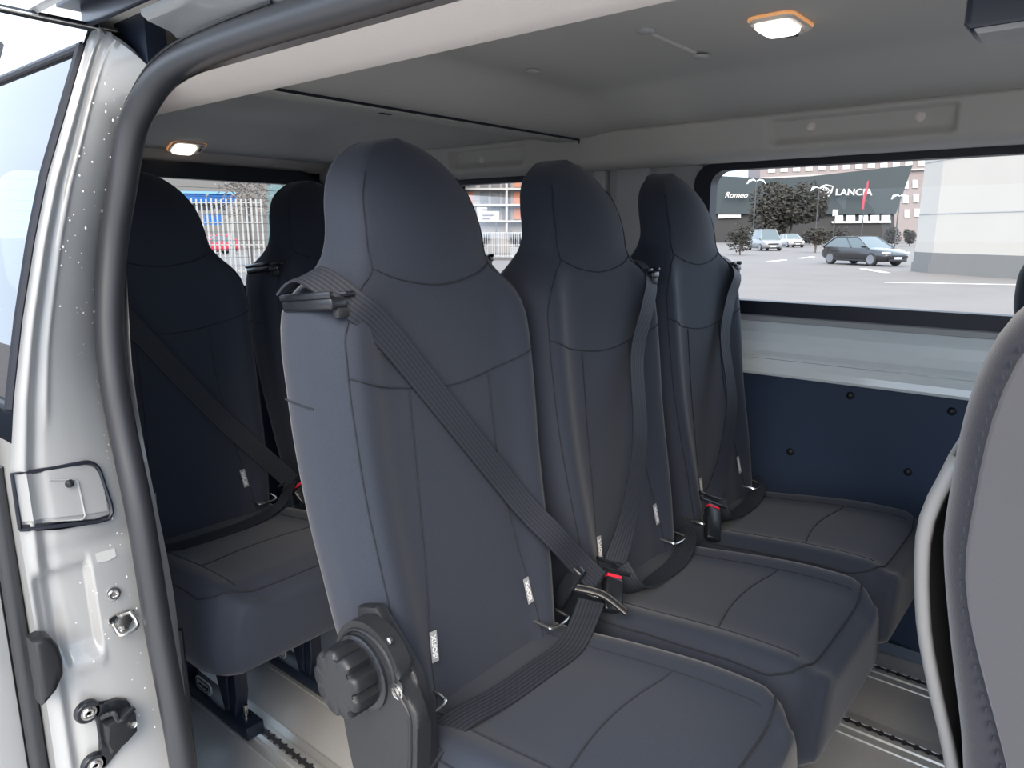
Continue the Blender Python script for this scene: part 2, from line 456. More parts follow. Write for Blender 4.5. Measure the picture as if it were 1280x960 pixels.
    # door seal all round the opening
    pts = [(-1.085, .455, -.02), (-1.10, .455, .32), (-1.138, .455, .56), (-1.159, .455, .75), (-1.188, .455, .882), (-1.202, .455, .972), (-1.210, .462, 1.065), (-1.207, .479, 1.18), (-1.188, .493, 1.265), (-1.163, .505, 1.346), (-1.128, .511, 1.383), (-1.081, .516, 1.411), (-1.020, .519, 1.427), (-.925, .520, 1.434), (-.80, .520, 1.436), (-.63, .520, 1.435), (-.3, .520, 1.435), (.20, .520, 1.435), (.28, .52, 1.42), (.31, .52, 1.38), (.32, .50, 1.2), (.32, .48, 1.0), (.32, .455, .5), (.32, .455, -.02)]
    P = catmull(pts, 8)
    m = MB(); m.tube(P, .0205, 16)
    s = m.build('door_seal', RUBBER); tag(s, 'thick black rubber seal running up and over the sliding door opening', 'door seal')
    m = MB()
    L = []
    for i in range(0, int(len(P)*.62)):
        t = (P[i+1]-P[max(i-1, 0)]).normalized(); o = Vector((0, 1, .25)).cross(t).normalized()
        L.append(P[i]-o*.0205+Vector((0, -.006, 0)))
    m.tube(L, .0022, 6); m.build('lip', BLACKG, s)
    return j
build_near()

def ts(z): return z
def jamb_plate(poly, lift, inset=0):
    return [jx(y, z)+Vector((lift, 0, 0)) for y, z in poly]
def build_jamb_things():
    # service flap with dark gap, embossed door and screw
    outline = [(.290, .858), (.33, .853), (.395, .849)] + [(.395+.026*math.sin(a), .822+.027*math.cos(a)) for a in (0.2, .5, .8, 1.1, 1.4)] + [(.424, .80), (.428, .772), (.427, .758), (.420, .750), (.40, .752), (.35, .763), (.300, .771), (.290, .774)]
    cen = Vector((0, sum(p[0] for p in outline)/len(outline), sum(p[1] for p in outline)/len(outline)))
    e = empty('service_flap', jx(.36, .80), 'pale rounded service flap set into the door pillar at left', 'flap')
    def loc(m, name, mt, par=e, **k):
        o = m.build(name, mt, None, **k); o.data.transform(Matrix.Translation(-e.location)); o.parent = par; return o
    m = MB(); a = jamb_plate(outline, .006); m.tube(a, .0032, 6, closed=True); loc(m, 'gap', RUBBERD)
    m = MB()
    # flap body as a fan of strips following the jamb
    ys = [.292+.13*i/16 for i in range(17)]; rows = []
    top = [(.290, .856), (.395, .846), (.412, .838), (.423, .80)]; bot = [(.290, .785), (.35, .776), (.425, .762)]
    for y in ys:
        zt, zb = interp(top, y), interp(bot, y)
        if y > .412: zt = .838-(y-.412)*2.2
        rows.append([jx(y, zb+(zt-zb)*k/8)+Vector((.0045, 0, 0)) for k in range(9)])
    m.grid(rows); loc(m, 'flap_panel', PAINT)
    inner = [(.346, .836), (.380, .827), (.384, .822), (.386, .768), (.382, .763), (.330, .773)]
    m = MB(); m.tube(jamb_plate(inner, .0055), .0014, 6); loc(m, 'embossed_outline', PAINT)
    m = MB(); slot = [(.296, .778), (.35, .769), (.40, .757), (.426, .756), (.424, .748), (.40, .750), (.35, .757), (.298, .768)]
    m.prism(jamb_plate(slot, .003), (.003, 0, 0)); loc(m, 'finger_slot', BLACKG, smooth=False)
    m = MB(); c = jx(.372, .823); m.lathe([(.001, .012), (.004, .011), (.0062, .007), (.0075, .003), (.0075, .0)], c, 'X', 18); s = loc(m, 'screw', BLACKG)
    # striker
    e2 = empty('door_striker', jx(.418, .575), 'bright steel door striker loop on the white pillar', 'striker')
    def loc2(m, name, mt, ee, par=None):
        o = m.build(name, mt, None); o.data.transform(Matrix.Translation(-ee.location)); o.parent = par or ee; return o
    b = jx(.418, .575)
    m = MB(); pl = [(b.x+.001, b.y+dy, b.z+dz) for dy, dz in ((-.022, .014), (-.008, .016), (.012, .017), (.020, .012), (.018, -.002), (.008, -.012), (.002, -.022), (-.008, -.022), (-.012, -.010), (-.022, .004))]
    m.prism(pl, (.004, 0, 0), .0012); loc2(m, 'plate', CHROME, e2)
    m = MB(); m.tube(catmull([(b.x, b.y-.014, b.z+.008), (b.x+.018, b.y-.016, b.z-.001), (b.x+.030, b.y-.014, b.z-.008), (b.x+.032, b.y, b.z-.007), (b.x+.030, b.y+.012, b.z-.003), (b.x+.018, b.y+.014, b.z+.006), (b.x, b.y+.014, b.z+.012)], 5), .0036, 10); loc2(m, 'loop', CHROME, e2)
    m = MB(); m.lathe([(.002, .008), (.005, .0075), (.006, .004), (.0085, .003), (.0085, 0)], (b.x+.003, b.y-.001, b.z-.016), 'X', 16); loc2(m, 'screw', CHROME, e2)
    m = MB(); m.lathe([(.0065, .004), (.007, .0055), (.0062, .006), (.0035, .004), (.003, .0015)], (b.x+.003, b.y-.014, b.z+.010), 'X', 16); loc2(m, 'socket', BLACKG, e2)
    # lone bolt
    c = jx(.411, .625)
    m = MB(); m.lathe([(.003, .0035), (.0045, .006), (.007, .0065), (.0085, .003), (.0115, .0025), (.012, 0)], c, 'X', 20)
    o = m.build('bolt', CHROME); tag(o, 'round steel bolt on the pillar just above the striker loop', 'bolt')
    # door buffer bracket with two bolts
    e3 = empty('door_bracket', jx(.385, .395), 'black cast door guide bracket bolted low on the white pillar', 'bracket')
    b = jx(.385, .395)
    def P(y, z, d=0): return Vector((b.x+d, y-.012, z+.009))
    for (y, z) in ((.358, .447), (.357, .352)):
        m = MB(); m.lathe([(.010, .010), (.0165, .010), (.0185, .007), (.019, 0)], P(y, z), 'X', 22); loc2(m, 'boss', BLACKG, e3)
        m = MB(); m.lathe([(.003, .010), (.0045, .013), (.007, .0135), (.009, .011), (.0118, .0105), (.012, .008)], P(y, z), 'X', 20); loc2(m, 'bolt', CHROME, e3)
    m = MB(); pl = [(.362, .462), (.380, .447), (.402, .447), (.416, .438), (.421, .425), (.422, .388), (.415, .372), (.395, .362), (.372, .338), (.360, .342), (.368, .366), (.373, .385), (.373, .412), (.366, .428)]
    m.prism([P(y, z, -.002) for y, z in pl], (.012, 0, 0), .003); loc2(m, 'arm', BLACKG, e3)
    m = MB(); pl = [(.374, .422), (.414, .430), (.420, .420), (.419, .388), (.400, .376), (.376, .370), (.374, .39)]
    m.prism([P(y, z, .008) for y, z in pl], (.022, 0, 0), .004); loc2(m, 'housing', BLACK, e3)
    m = MB(); m.tube(catmull([P(.374, .430, .012), P(.388, .436, .024), P(.392, .424, .030), P(.400, .424, .031), P(.418, .430, .026)], 5), .0045, 8); loc2(m, 'rib', BLACKG, e3)
    m = MB(); m.lathe([(.0045, .002), (.006, .003), (.006, 0)], P(.412, .405, .030), 'X', 12); loc2(m, 'stud', CHROME, e3)
    # rubber buffer
    m = MB(); c = jx(.305, .555)
    pl = [(.286, .607), (.300, .609), (.311, .603), (.319, .585), (.322, .560), (.320, .538), (.306, .520), (.295, .506), (.286, .500)]
    m.prism([Vector((-1.198, y, z)) for y, z in pl], (.040, 0, 0), .008, 3)
    o = m.build('door_buffer', BLACK); tag(o, 'black rounded rubber buffer at the left edge of the pillar', 'buffer')
    # pressed dimples
    # white sticker on the pillar with speckle
    m = MB(); pl = [(.395, .700), (.425, .697), (.425, .684), (.412, .682), (.395, .685)]
    m.prism([jx(y, z)+Vector((.0012, 0, 0)) for y, z in pl], (.0006, 0, 0))
    o = m.build('sticker', mat('white_sticker', (.42, .43, .43, 1), .6)); tag(o, 'small blank white sticker on the pillar below the flap', 'sticker')
    # rain drops
    m = MB(); rr = random.Random(3)
    for k in range(330):
        z = rr.choice([rr.uniform(.82, 1.42), rr.uniform(.86, 1.1), rr.uniform(.36, .8)]); yo = interp(YO, z); ysx = interp(SY, z)
        s_ = rr.uniform(.30, .97); y = yo+(ysx-yo)*s_
        p = jx(y, z); r = rr.choice([.0007, .0009, .0012, .0017]); n = 6
        el = rr.choice([1, 1, 1.2, 1.5])
        rows = []
        for a in range(4):
            ph = a/3*PI/2
            rows.append([p+Vector((r*.6*math.sin(ph), r*math.cos(ph)*math.cos(2*PI*q/n)*.9, r*el*math.cos(ph)*math.sin(2*PI*q/n))) if a < 3 else p+Vector((r*.6, .0002*math.cos(2*PI*q/n), .0002*math.sin(2*PI*q/n))) for q in range(n)])
        V = m.grid(rows, close_v=True); m.cap(V[-1])
    o = m.build('rain_drops', DROP); tag(o, 'scattered clear rain drops on the white door pillar', 'rain drops', kind='stuff')
build_jamb_things()

def build_sliding_door():
    m = MB(); rows = []
    zz = [-.40+1.86*i/40 for i in range(41)]
    inn = lambda z: (.283 if z < .86 else interp(YO, z)-.030-.052*sstep(.9, 1.2, z))
    for z in zz:
        i_ = inn(z); o_ = i_-.085+.03*sstep(1.0, 1.45, z)
        rows.append([Vector((-2.5, i_, z)), Vector((-1.262, i_, z)), Vector((-1.246, i_-.008, z)), Vector((-1.240, (i_+o_)/2, z)), Vector((-1.246, o_+.008, z)), Vector((-1.262, o_, z)), Vector((-2.5, o_, z))])
    # below the belt full skin; above it only the front stile
    lo = [r for r, z in zip(rows, zz) if z < .93]
    m.grid(lo, close_v=True)
    up = [[Vector((max(p.x, -1.30), p.y, p.z)) for p in r] for r, z in zip(rows, zz) if z >= .88]
    m.grid(up, close_v=True)
    d = struct(m.build('door_1', PAINT, auto=50), 'open sliding door edge at the far left', 'door')
    m = MB(); m.tube([(-1.238, .289, z) for z in (-.3, .0, .3, .5, .75, .86)], .0125, 10); m.build('seal', RUBBER, d)
    m = MB(); ribp = [(-1.20, .515, 1.492), (-1.20, .47, 1.4925), (-1.205, .43, 1.494), (-1.215, .38, 1.497), (-1.225, .33, 1.50)]
    m.tube(catmull(ribp, 4), .0065, 8, flat=.7)
    o = m.build('roller_bar', BLACKG); o.data.name = 'roller_bar'; o.name = 'roller_bar'; tag(o, 'dark upper roller arm reaching from the pillar top to the sliding door', 'arm')
    m = MB(); m.tube([(p[0]+.006, p[1], p[2]-.001) for p in ribp], .002, 6); m.build('bright_strip', CHROME, o)
build_sliding_door()

# ------------------------------------------------------------------ passenger seats (local: x forward, y lateral, z up, origin on the floor)
LEAN = .16
WID = [(.36, .185), (.47, .195), (.60, .212), (.75, .224), (.90, .231), (1.02, .231), (1.075, .224), (1.105, .205), (1.13, .178), (1.16, .156), (1.20, .148), (1.24, .141), (1.27, .130), (1.295, .115), (1.315, .095), (1.33, .073), (1.342, .046), (1.350, .004)]
def bw(z):
    # smooth lookup
    s = 0
    for k in (-1, 0, 1): s += interp(WID, z+k*.006)
    return s/3 if z < 1.33 else interp(WID, z)
def fx(z):
    """front face x at the middle of the back"""
    x = -(z-.47)*LEAN
    x += -.008*math.exp(-((z-.80)/.16)**2)            # lumbar hollow
    x += .014*math.exp(-((z-1.20)/.07)**2)            # headrest pad
    if z > 1.25: x -= .052*((z-1.25)/.10)**2
    if z < .50: x -= .0
    return x
def thick(z):
    t = .128
    if z > 1.08: t = .128-.033*sstep(1.08, 1.2, z)
    if z > 1.25: t = .095*math.sqrt(max(.006, 1-((z-1.25)/.101)**2))
    if z < .45: t = .128
    return t
def front(y, z):
    """front surface of the backrest"""
    w = bw(z); u = max(-1, min(1, y/w))
    bol = .020*math.exp(-((abs(u)-.80)/.17)**2)*(1-sstep(1.05, 1.15, z))
    corner = -.042*max(0, (abs(u)-.82)/.18)**2.2
    hd = -.030*u*u*sstep(1.10, 1.18, z)*(1-.5*sstep(1.28, 1.35, z))
    return fx(z)+bol+corner+hd
def make_back():
    m = MB(); rows = []
    zs = [.36+.72*i/34 for i in range(35)]+[1.09+.012*i for i in range(18)]+[1.302, 1.311, 1.319, 1.326, 1.332, 1.338, 1.343, 1.347, 1.3495]
    NF = 34
    for z in zs:
        w = bw(z); t = thick(z); row = []
        for k in range(NF+1):
            u = -1+2*k/NF; u = math.copysign(abs(u)**.85, u)
            y = u*w
            row.append(Vector((front(y, z), y, z)))
        xb = fx(z)-t; ee = front(w, z)
        for k in range(1, 5): row.append(Vector((ee+(xb-ee)*k/5*.97, w*(1+.012*math.sin(PI*k/5)), z)))
        for k in range(0, 9):
            u = 1-2*k/8; row.append(Vector((xb-.012*(1-u*u), w*.96*u, z)))
        for k in range(4, 0, -1): row.append(Vector((ee+(xb-ee)*k/5*.97, -w*(1+.012*math.sin(PI*k/5)), z)))
        rows.append(row)
    V = m.grid(rows, close_v=True); m.cap(V[0], True); m.cap(V[-1])
    return m
def surf_line(pts, off=.0006, sub=8):
    P = catmull([Vector((y, z, 0)) for y, z in pts], sub)
    return [Vector((front(p.x, p.y)+off, p.x, p.y)) for p in P]
CX0, CX1 = -.10, .450
def cush_half(x):
    return interp([(-.10, .19), (0, .208), (.15, .222), (.30, .227), (.395, .226), (.432, .214), (.450, .188)], x)
def cush_top(x, y):
    w = cush_half(x); u = min(1, abs(y)/w)
    z = .468+.034*sstep(-.05, .36, x) - .030*sstep(.38, .456, x)**2
    z += .012*math.exp(-((u-.80)/.14)**2)
    z -= .055*max(0, (u-.86)/.14)**2
    return z
def make_cushion():
    m = MB(); rows = []
    xs = [CX0+(.42-CX0)*i/26 for i in range(27)]+[.428, .435, .441, .445, .448, .450]
    NT = 28
    for x in xs:
        w = cush_half(x); row = []
        for k in range(NT+1):
            u = -1+2*k/NT; u = math.copysign(abs(u)**.85, u); row.append(Vector((x, u*w, cush_top(x, u*w))))
        ze = cush_top(x, w); zb = .335+.02*sstep(.30, .10, x)
        for k in range(1, 6): row.append(Vector((x+.0, w*(1+.03*math.sin(PI*k/6)), ze+(zb+.012-ze)*k/5)))
        row.append(Vector((x, w*.93, zb)))
        for u in (.6, .2, -.2, -.6): row.append(Vector((x, w*u, zb)))
        row.append(Vector((x, -w*.93, zb)))
        for k in range(5, 0, -1): row.append(Vector((x, -w*(1+.03*math.sin(PI*k/6)), ze+(zb+.012-ze)*k/5)))
        rows.append(row)
    last = rows[-1]
    cz = .41
    for q, (dx, sc) in enumerate(((.008, .93), (.012, .82), (.013, .6), (.013, .3))):
        rows.append([Vector((CX1+dx, p.y*(.98 if q == 0 else .9*sc/.82 if q > 1 else .95), cz+(p.z-cz)*sc)) for p in last])
    V = m.grid(rows, close_v=True); m.cap(V[0], True); m.cap(V[-1])
    return m
def make_leg(y):
    m = MB()
    # foot rail
    m.box((.085, y, .045), (.36, .046, .034), .004)
    # front post and curved gusset cut from one plate
    pl = [(.205, .062), (.150, .062), (.140, .10), (.118, .17), (.07, .23), (.0, .262), (-.04, .27), (-.04, .34), (.215, .34), (.215, .12)]
    m.prism([Vector((x, y-.016, z)) for x, z in pl], (0, .032, 0), .004)
    m.box((.178, y-.018, .19), (.014, .006, .24), .002)
    m.box((-.055, y, .10), (.035, .036, .10), .006)
    m.box((-.055, y, .24), (.035, .036, .20), .004)
    return m
SEATS = []
def make_seat():
    root = empty('passenger_seat', (0, 0, 0), 'x', 'seat', 'passenger seats in the two rows')
    b = make_back().build('backrest', FABRIC, root, auto=80)
    # seams: neck, chest, two long panel seams, front edge piping, headrest panel
    m = MB()
    m.tube(surf_line([(-.130, 1.148), (-.08, 1.129), (0, 1.118), (.08, 1.129), (.130, 1.148)]), .0014, 5)
    m.tube(surf_line([(-.206, .998), (-.13, .972), (0, .955), (.13, .972), (.206, .998)]), .0014, 5)
    for s in (-1, 1):
        m.tube(surf_line([(s*.092, .960), (s*.094, .85), (s*.105, .70), (s*.128, .55), (s*.135, .47)]), .0013, 5)
        m.tube(surf_line([(s*.098, 1.290), (s*.118, 1.25), (s*.127, 1.19), (s*.130, 1.145), (s*.162, 1.118), (s*.196, 1.075), (s*.206, 1.02), (s*.206, .90), (s*.199, .75), (s*.188, .60), (s*.174, .47)]), .0013, 5)
        # side face seam
        m.tube([(front(s*bw(.95), .95)-(.010+.014*k), s*bw(.95)*(1+.0128*math.sin(PI*min(1, (.010+.014*k)/.092)))+s*.0004, .95+.001*k) for k in range(6)], .0014, 5)
    m.build('back_seams', SEAM, b)
    c = make_cushion().build('cushion', FABRIC, root, auto=80)
    m = MB()
    def cl(pts, off=.0006): return [Vector((p.x, p.y, cush_top(p.x, p.y)+off)) for p in catmull([Vector((x, y, 0)) for x, y in pts], 8)]
    for s in (-1, 1): m.tube(cl([(-.02, s*.142), (.12, s*.147), (.26, s*.150), (.41, s*.152)]), .0013, 5)
    m.tube(cl([(.265, -.149), (.250, -.07), (.245, 0), (.250, .07), (.265, .149)]), .0014, 5)
    # piping round the front
    ed = [(x, .94*cush_half(x)) for x in (.04, .12, .20, .28, .34, .38)]+[(.404, .205), (.420, .187), (.428, .14), (.430, .06), (.430, 0)]
    ed = ed+[(x, -y) for x, y in ed[-2::-1]]
    m.tube(cl(ed, .0012), .0018, 6)
    m.build('cushion_seams', SEAM, c)
    for y in (-.055, .155):
        l = make_leg(y).build('leg', NAVYMETAL, root)
        m = MB(); m.lathe([(.011, 0), (.011, .008), (.006, .009), (.006, .034), (.002, .036)], (.225, y, .062), 'Z', 12); m.build('bolt', CHROME, l)
        m = MB(); m.box((.055, y-.02, .083), (.082, .002, .030), 0); 
        m.bm.free(); m = MB()
        pl = rrect(.02, .066, .098, .100, .014, 5)
        m.prism([Vector((x, y-.019, z)) for x, z in pl], (0, .003, 0)); lp = m.build('label_plate', PLATE, l, smooth=False)
        m = MB(); m.tube([Vector((x, y-.0195, z)) for x, z in rrect(.025, .0705, .093, .0955, .011, 5)], .0011, 4, closed=True)
        rr = random.Random(5)
        for q in range(9): m.box((.035+.006*q, y-.0197, .082+rr.uniform(-.0015, .0015)), (.0034, .001, rr.choice([.007, .010, .006])))
        m.build('print', SEAM, lp)
    # child-seat anchor bars at the foot of the back
    for y in (-.165, .155):
        m = MB(); q = .028
        m.tube(catmull([(-.02, y-q, .505), (.026, y-q, .502), (.037, y-q+.006, .500), (.040, y, .500), (.037, y+q-.006, .500), (.026, y+q, .502), (-.02, y+q, .505)], 5), .0034, 8)
        m.build('anchor_bar', CHROME, root)
    # cloth tags sewn into the long seams
    for s, body in ((-1, 'ISOFIX'), (1, 'ISOFIX')):
        yy = s*.118; z0 = .565
        ctr = Vector((front(yy, z0)+.004, yy, z0))
        m = MB(); M = frame_M(ctr, (front(yy, z0+.02)-front(yy, z0-.02), s*-.004, .04), (0, -1, 0))
        m.box((0, 0, 0), (.048, .014, .0014), 0, M=M.to_3x3()); 
        o = m.build('tag', LABELD, root, smooth=False); o.data.transform(Matrix.Translation(ctr))
        M2 = frame_M(ctr+Vector((.0012, 0, 0)), M.col[0].to_3d(), M.col[1].to_3d())
        text('tag_text', body, .0125, LABELW, M2, o, ext=.0003, off=.0002)
    return root
proto = make_seat()
LAYOUT = [  # x, y, label
    (-.74, .824, 'grey cloth seat nearest the door opening, with the big side adjuster knob'),
    (-.74, 1.295, 'middle dark cloth seat of the second row, right beside the knob seat'),
    (-.74, 1.764, 'dark cloth second-row seat beside the long side window'),
    (-1.695, .820, 'navy rear-row seat just inside the black door seal'),
    (-1.695, 1.325, 'navy rear-row middle seat showing behind the nearest headrest'),
    (-1.695, 1.80, 'rear-row seat almost hidden behind the nearest seat, only its right shoulder showing'),
]
SEATO = []
for i, (x, y, lab) in enumerate(LAYOUT):
    o = proto if i == 0 else copy_tree(proto)
    o.location = (x, y, 0); o['label'] = lab; SEATO.append(o)

def seat_guide(root, y, flip=1):
    """belt guide moulding on the shoulder"""
    m = MB()
    z = 1.098
    xf = front(y, 1.06)
    pl = [(xf-.015, 1.098), (xf-.03, 1.110), (xf-.10, 1.118), (xf-.125, 1.105), (xf-.125, 1.075), (xf-.02, 1.070)]
    g = empty('belt_guide', (0, 0, 0), None, None); del_keys(g); g.parent = root
    M = Matrix.Rotation(-.10, 3, 'Y')
    m.box((xf-.060, y-flip*.010, 1.098), (.120, .030, .018), .005, 3, M=M); m.box((xf-.058, y+flip*.012, 1.110), (.112, .018, .008), .003, 2, M=M)
    m.box((xf-.062, y-flip*.022, 1.110), (.125, .008, .010), .003, 2, M=M); a = m.build('guide_shell', BLACKG, g)
    m = MB(); m.box((xf-.006, y-flip*.004, 1.090), (.016, .020, .016), .004); m.build('guide_clip', GRAIN, g)
    return g
def del_keys(o):
    for k in list(o.keys()): del o[k]
g1 = seat_guide(SEATO[0], -.200)
seat_guide(SEATO[4], -.200); seat_guide(SEATO[3], -.200)
for o in (SEATO[1], SEATO[2], SEATO[5]): seat_guide(o, .196, -1)

# recliner side cover with the big knob (part of the nearest seat)
def recliner(root):
    Y = -.225; ox, oz = .028, .006
    pl = [(-.105, .590)] + [(-.035+.070*math.cos(a), .590+.068*math.sin(a)) for a in [PI-PI*k/12 for k in range(0, 13)]] + [(.064, .560), (.066, .52), (.060, .46), (.034, .40), (.02, .34), (-.05, .34), (-.078, .40), (-.095, .47), (-.104, .53)]
    pl = [(x+ox, z+oz) for x, z in pl]
    cl_ = catmull([Vector((x, z, 0)) for x, z in pl+pl[:1]], 4)[:-1]; pl = [(p.x, p.y) for p in cl_]
    m = MB(); m.prism([Vector((x, Y, z)) for x, z in pl], (0, -.026, 0), .006, 3)
    cov = m.build('recliner_cover', GRAIN, root)
    m = MB(); rim = [(-.012+(x+.012)*.88, .52+(z-.52)*.91) for x, z in pl[6:70] if z > .40]
    m.tube([Vector((x, Y-.0265, z)) for x, z in rim], .0032, 8); m.build('rim', BLACK, cov)
    m = MB()
    # backing plate between cover and cushion side
    pl2 = [(-.06, .66), (-.02, .672), (.06, .60), (.085, .54), (.085, .40), (.04, .36), (-.05, .38), (-.07, .5)]
    m.prism([Vector((x, Y+.002, z)) for x, z in pl2], (0, .020, 0), .004); m.build('hinge_plate', BLACK, root)
    # knob with scalloped edge
    kx, kz = -.022, .585; N = 80; rows = []
    def kr(a, r):
        return r*(1-.17*max(0, math.cos(9*a))**1.2) if r > .044 else r*(1-.06*max(0, math.cos(9*a)))
    for r, y in ((.030, 0), (.0485, -.002), (.0505, -.006), (.0505, -.034), (.0495, -.038), (.0470, -.041), (.0430, -.043), (.02, -.044), (.002, -.044)):
        rows.append([Vector((kx+kr(2*PI*k/N, r)*math.cos(2*PI*k/N), Y-.030+y, kz+kr(2*PI*k/N, r)*math.sin(2*PI*k/N))) for k in range(N)])
    m = MB(); V = m.grid(rows, close_v=True); m.cap(V[0], True); m.cap(V[-1])
    m.build('adjuster_knob', BLACK, cov)
    m = MB(); m.lathe([(.056, -.026), (.056, -.031), (.050, -.034), (.046, -.034)], (kx+.004, Y, kz), 'Y', 40); m.build('knob_collar', BLACKG, cov)
    m = MB(); m.lathe([(.012, -.026), (.012, -.028), (.009, -.028), (.009, -.0265), (.006, -.0265), (.006, -.029), (.002, -.029)], (.058, Y, .588), 'Y', 20); m.build('bolt', CHROME, cov)
    m = MB(); m.lathe([(.005, -.020), (.005, -.024), (.002, -.025)], (.040, Y, .655), 'Y', 12); m.build('rivet', CHROME, cov)
recliner(SEATO[0])

# ------------------------------------------------------------------ seat belts
def buckle_parts(root, base, top, side=1, tongue_dir=None):
    """buckle on a stalk; base/top world points"""
    b = Vector(base); t = Vector(top); ax = (t-b).normalized()
    sd = Vector((.35, .93, 0)); sd = (sd-ax*sd.dot(ax)).normalized(); nr = ax.cross(sd)
    M = Matrix((sd, nr, ax)).transposed()
    L = (t-b).length
    m = MB(); m.box(b+ax*L*.5, (.040, .022, L), .006, 3, M=M); bk = m.build('buckle', BLACKG, root)
    m = MB(); m.box(t+ax*.0035, (.033, .013, .007), .002, 2, M=M); m.build('release_button', RED, bk)
    m = MB(); p = t+ax*.022
    # tongue: a bar with a slot and its blade
    pts = [p+sd*a-ax*0+ax*b_ for a, b_ in ((-.036, -.006), (.036, -.006), (.038, .010), (-.038, .010))]
    m.tube([p-sd*.036-ax*.006, p+sd*.036-ax*.006, p+sd*.039+ax*.010, p-sd*.039+ax*.010], .0042, 8, closed=True)
    m.box(p-ax*.012, (.026, .003, .018), .001, 1, M=M)
    tg = m.build('tongue', BLACKG, root)
    m = MB(); m.tube([p+sd*.0395-ax*.006+nr*.003, p+sd*.041+ax*.011+nr*.003], .0022, 6); m.build('tongue_tip', CHROME, tg)
    return p, sd
def belt(label, root_loc):
    return empty('seat_belt', root_loc, label, 'seat belt', 'lap and shoulder belts')
def bpart(m, name, mt, root, smooth=True):
    o = m.build(name, mt, None, smooth); o.data.transform(Matrix.Translation(-root.location)); o.parent = root; return o
def shift(root):
    for ch in root.children:
        if not ch.get('_s'):
            pass
def wfront(i, y, z, off=.006):
    x, yc, _ = LAYOUT[i]; return Vector((x+front(y-yc, z)+off, y, z))
def wcush(i, x, y, off=.004):
    sx, yc, _ = LAYOUT[i]; return Vector((x, y, cush_top(x-sx, y-yc)+off))
Zero = (0, 0, 0)
def make_belts():
    # nearest seat: over the left shoulder, down across the back, latched low between the first two seats; lap strap back across the cushion
    r = belt('dark belt crossing the nearest seat diagonally from its left shoulder', Zero)
    m = MB()
    pts = [Vector((-.93, .600, 1.116)), Vector((-.885, .612, 1.140)), wfront(0, .640, 1.100, .008), wfront(0, .690, 1.055, .008), wfront(0, .779, .951, .006), wfront(0, .903, .791, .010), wfront(0, .955, .715, .016), wfront(0, 1.000, .650, .024), Vector((-.715, 1.050, .590)), Vector((-.692, 1.085, .545))]
    wd = [Vector((-.1, 1, .35)), Vector((.15, 1, .4)), Vector((0, 1, .75)), Vector((.0, 1, .8)), Vector((0, 1, .78)), Vector((0, 1, .75)), Vector((0, 1, .72)), Vector((.05, 1, .68)), Vector((.1, 1, .6)), Vector((.3, 1, .4))]
    ribbon(m, pts, wd, .047); bpart(m, 'shoulder_webbing', WEB, r)
    m = MB(); P = [Vector((-.690, 1.06, .515)), wcush(0, -.672, 1.005, .012), wcush(0, -.660, .945, .006), wcush(0, -.662, .86, .005), wcush(0, -.665, .77, .005), wcush(0, -.672, .68, .006), wcush(0, -.676, .625, .007), Vector((-.680, .585, .44)), Vector((-.69, .578, .38))]
    ribbon(m, P, [Vector((1, .25, -.1)), Vector((1, .1, 0)), Vector((1, .05, 0)), Vector((1, 0, 0)), Vector((1, 0, 0)), Vector((1, 0, 0)), Vector((1, 0, 0)), Vector((1, 0, 0)), Vector((1, 0, 0))], .050)
    bpart(m, 'lap_webbing', WEB, r)
    m = MB(); c = Vector((-.668, 1.058, .522))
    m.tube(catmull([c+Vector((-.045, -.020, .022)), c+Vector((0, .006, .012)), c+Vector((.046, .018, -.014))], 5), .0075, 8, flat=.6); bpart(m, 'tongue', BLACKG, r)
    m = MB(); m.tube(catmull([c+Vector((-.046, -.018, .027)), c+Vector((0, .009, .017)), c+Vector((.046, .020, -.010))], 5), .0022, 6); bpart(m, 'tongue_edge', CHROME, r)
    m = MB(); M = Matrix.Rotation(.5, 3, 'Y'); m.box((-.735, 1.045, .535), (.030, .022, .11), .006, 3, M=M); bpart(m, 'buckle', BLACKG, r)
    # second seat
    r = belt('grey belt hanging straight down the right side of the middle seat', Zero)
    tip, sd = buckle_parts(r, (-.668, 1.098, .482), (-.692, 1.140, .530))
    m = MB()
    pts = [Vector((-.935, 1.505, 1.110)), Vector((-.88, 1.500, 1.135)), wfront(1, 1.485, 1.095, .010), wfront(1, 1.44, 1.03, .014), wfront(1, 1.38, .93, .022), Vector((-.735, 1.30, .77)), Vector((-.712, 1.225, .63)), tip+Vector((-.002, .004, .006))]
    wd = [Vector((0, 1, -.1)), Vector((0, 1, -.1)), Vector((0, 1, -.25)), Vector((.1, 1, -.35)), Vector((.15, 1, -.3)), Vector((.2, 1, -.3)), Vector((.3, 1, -.25)), sd]
    ribbon(m, pts, wd, .047); bpart(m, 'shoulder_webbing', WEB, r)
    m = MB(); P = [tip+Vector((.004, .010, -.004)), wcush(1, -.672, 1.20, .012), wcush(1, -.672, 1.29, .005), wcush(1, -.675, 1.38, .006), wcush(1, -.690, 1.455, .014), Vector((-.73, 1.505, .50))]
    ribbon(m, P, [sd, Vector((.8, .2, .5)), Vector((1, .1, .2)), Vector((1, .1, .15)), Vector((.9, .2, .4)), Vector((.7, .2, .6))], .047); bpart(m, 'lap_webbing', WEB, r)
    # third seat
    r = belt('dark belt running down the right side of the window seat', Zero)
    tip, sd = buckle_parts(r, (-.672, 1.555, .472), (-.700, 1.612, .530))
    m = MB()
    pts = [Vector((-.935, 1.965, 1.110)), Vector((-.88, 1.96, 1.135)), wfront(2, 1.945, 1.09, .010), wfront(2, 1.90, 1.02, .014), wfront(2, 1.84, .92, .022), Vector((-.735, 1.77, .77)), Vector((-.715, 1.695, .63)), tip+Vector((-.002, .004, .006))]
    ribbon(m, pts, wd, .047); bpart(m, 'shoulder_webbing', WEB, r)
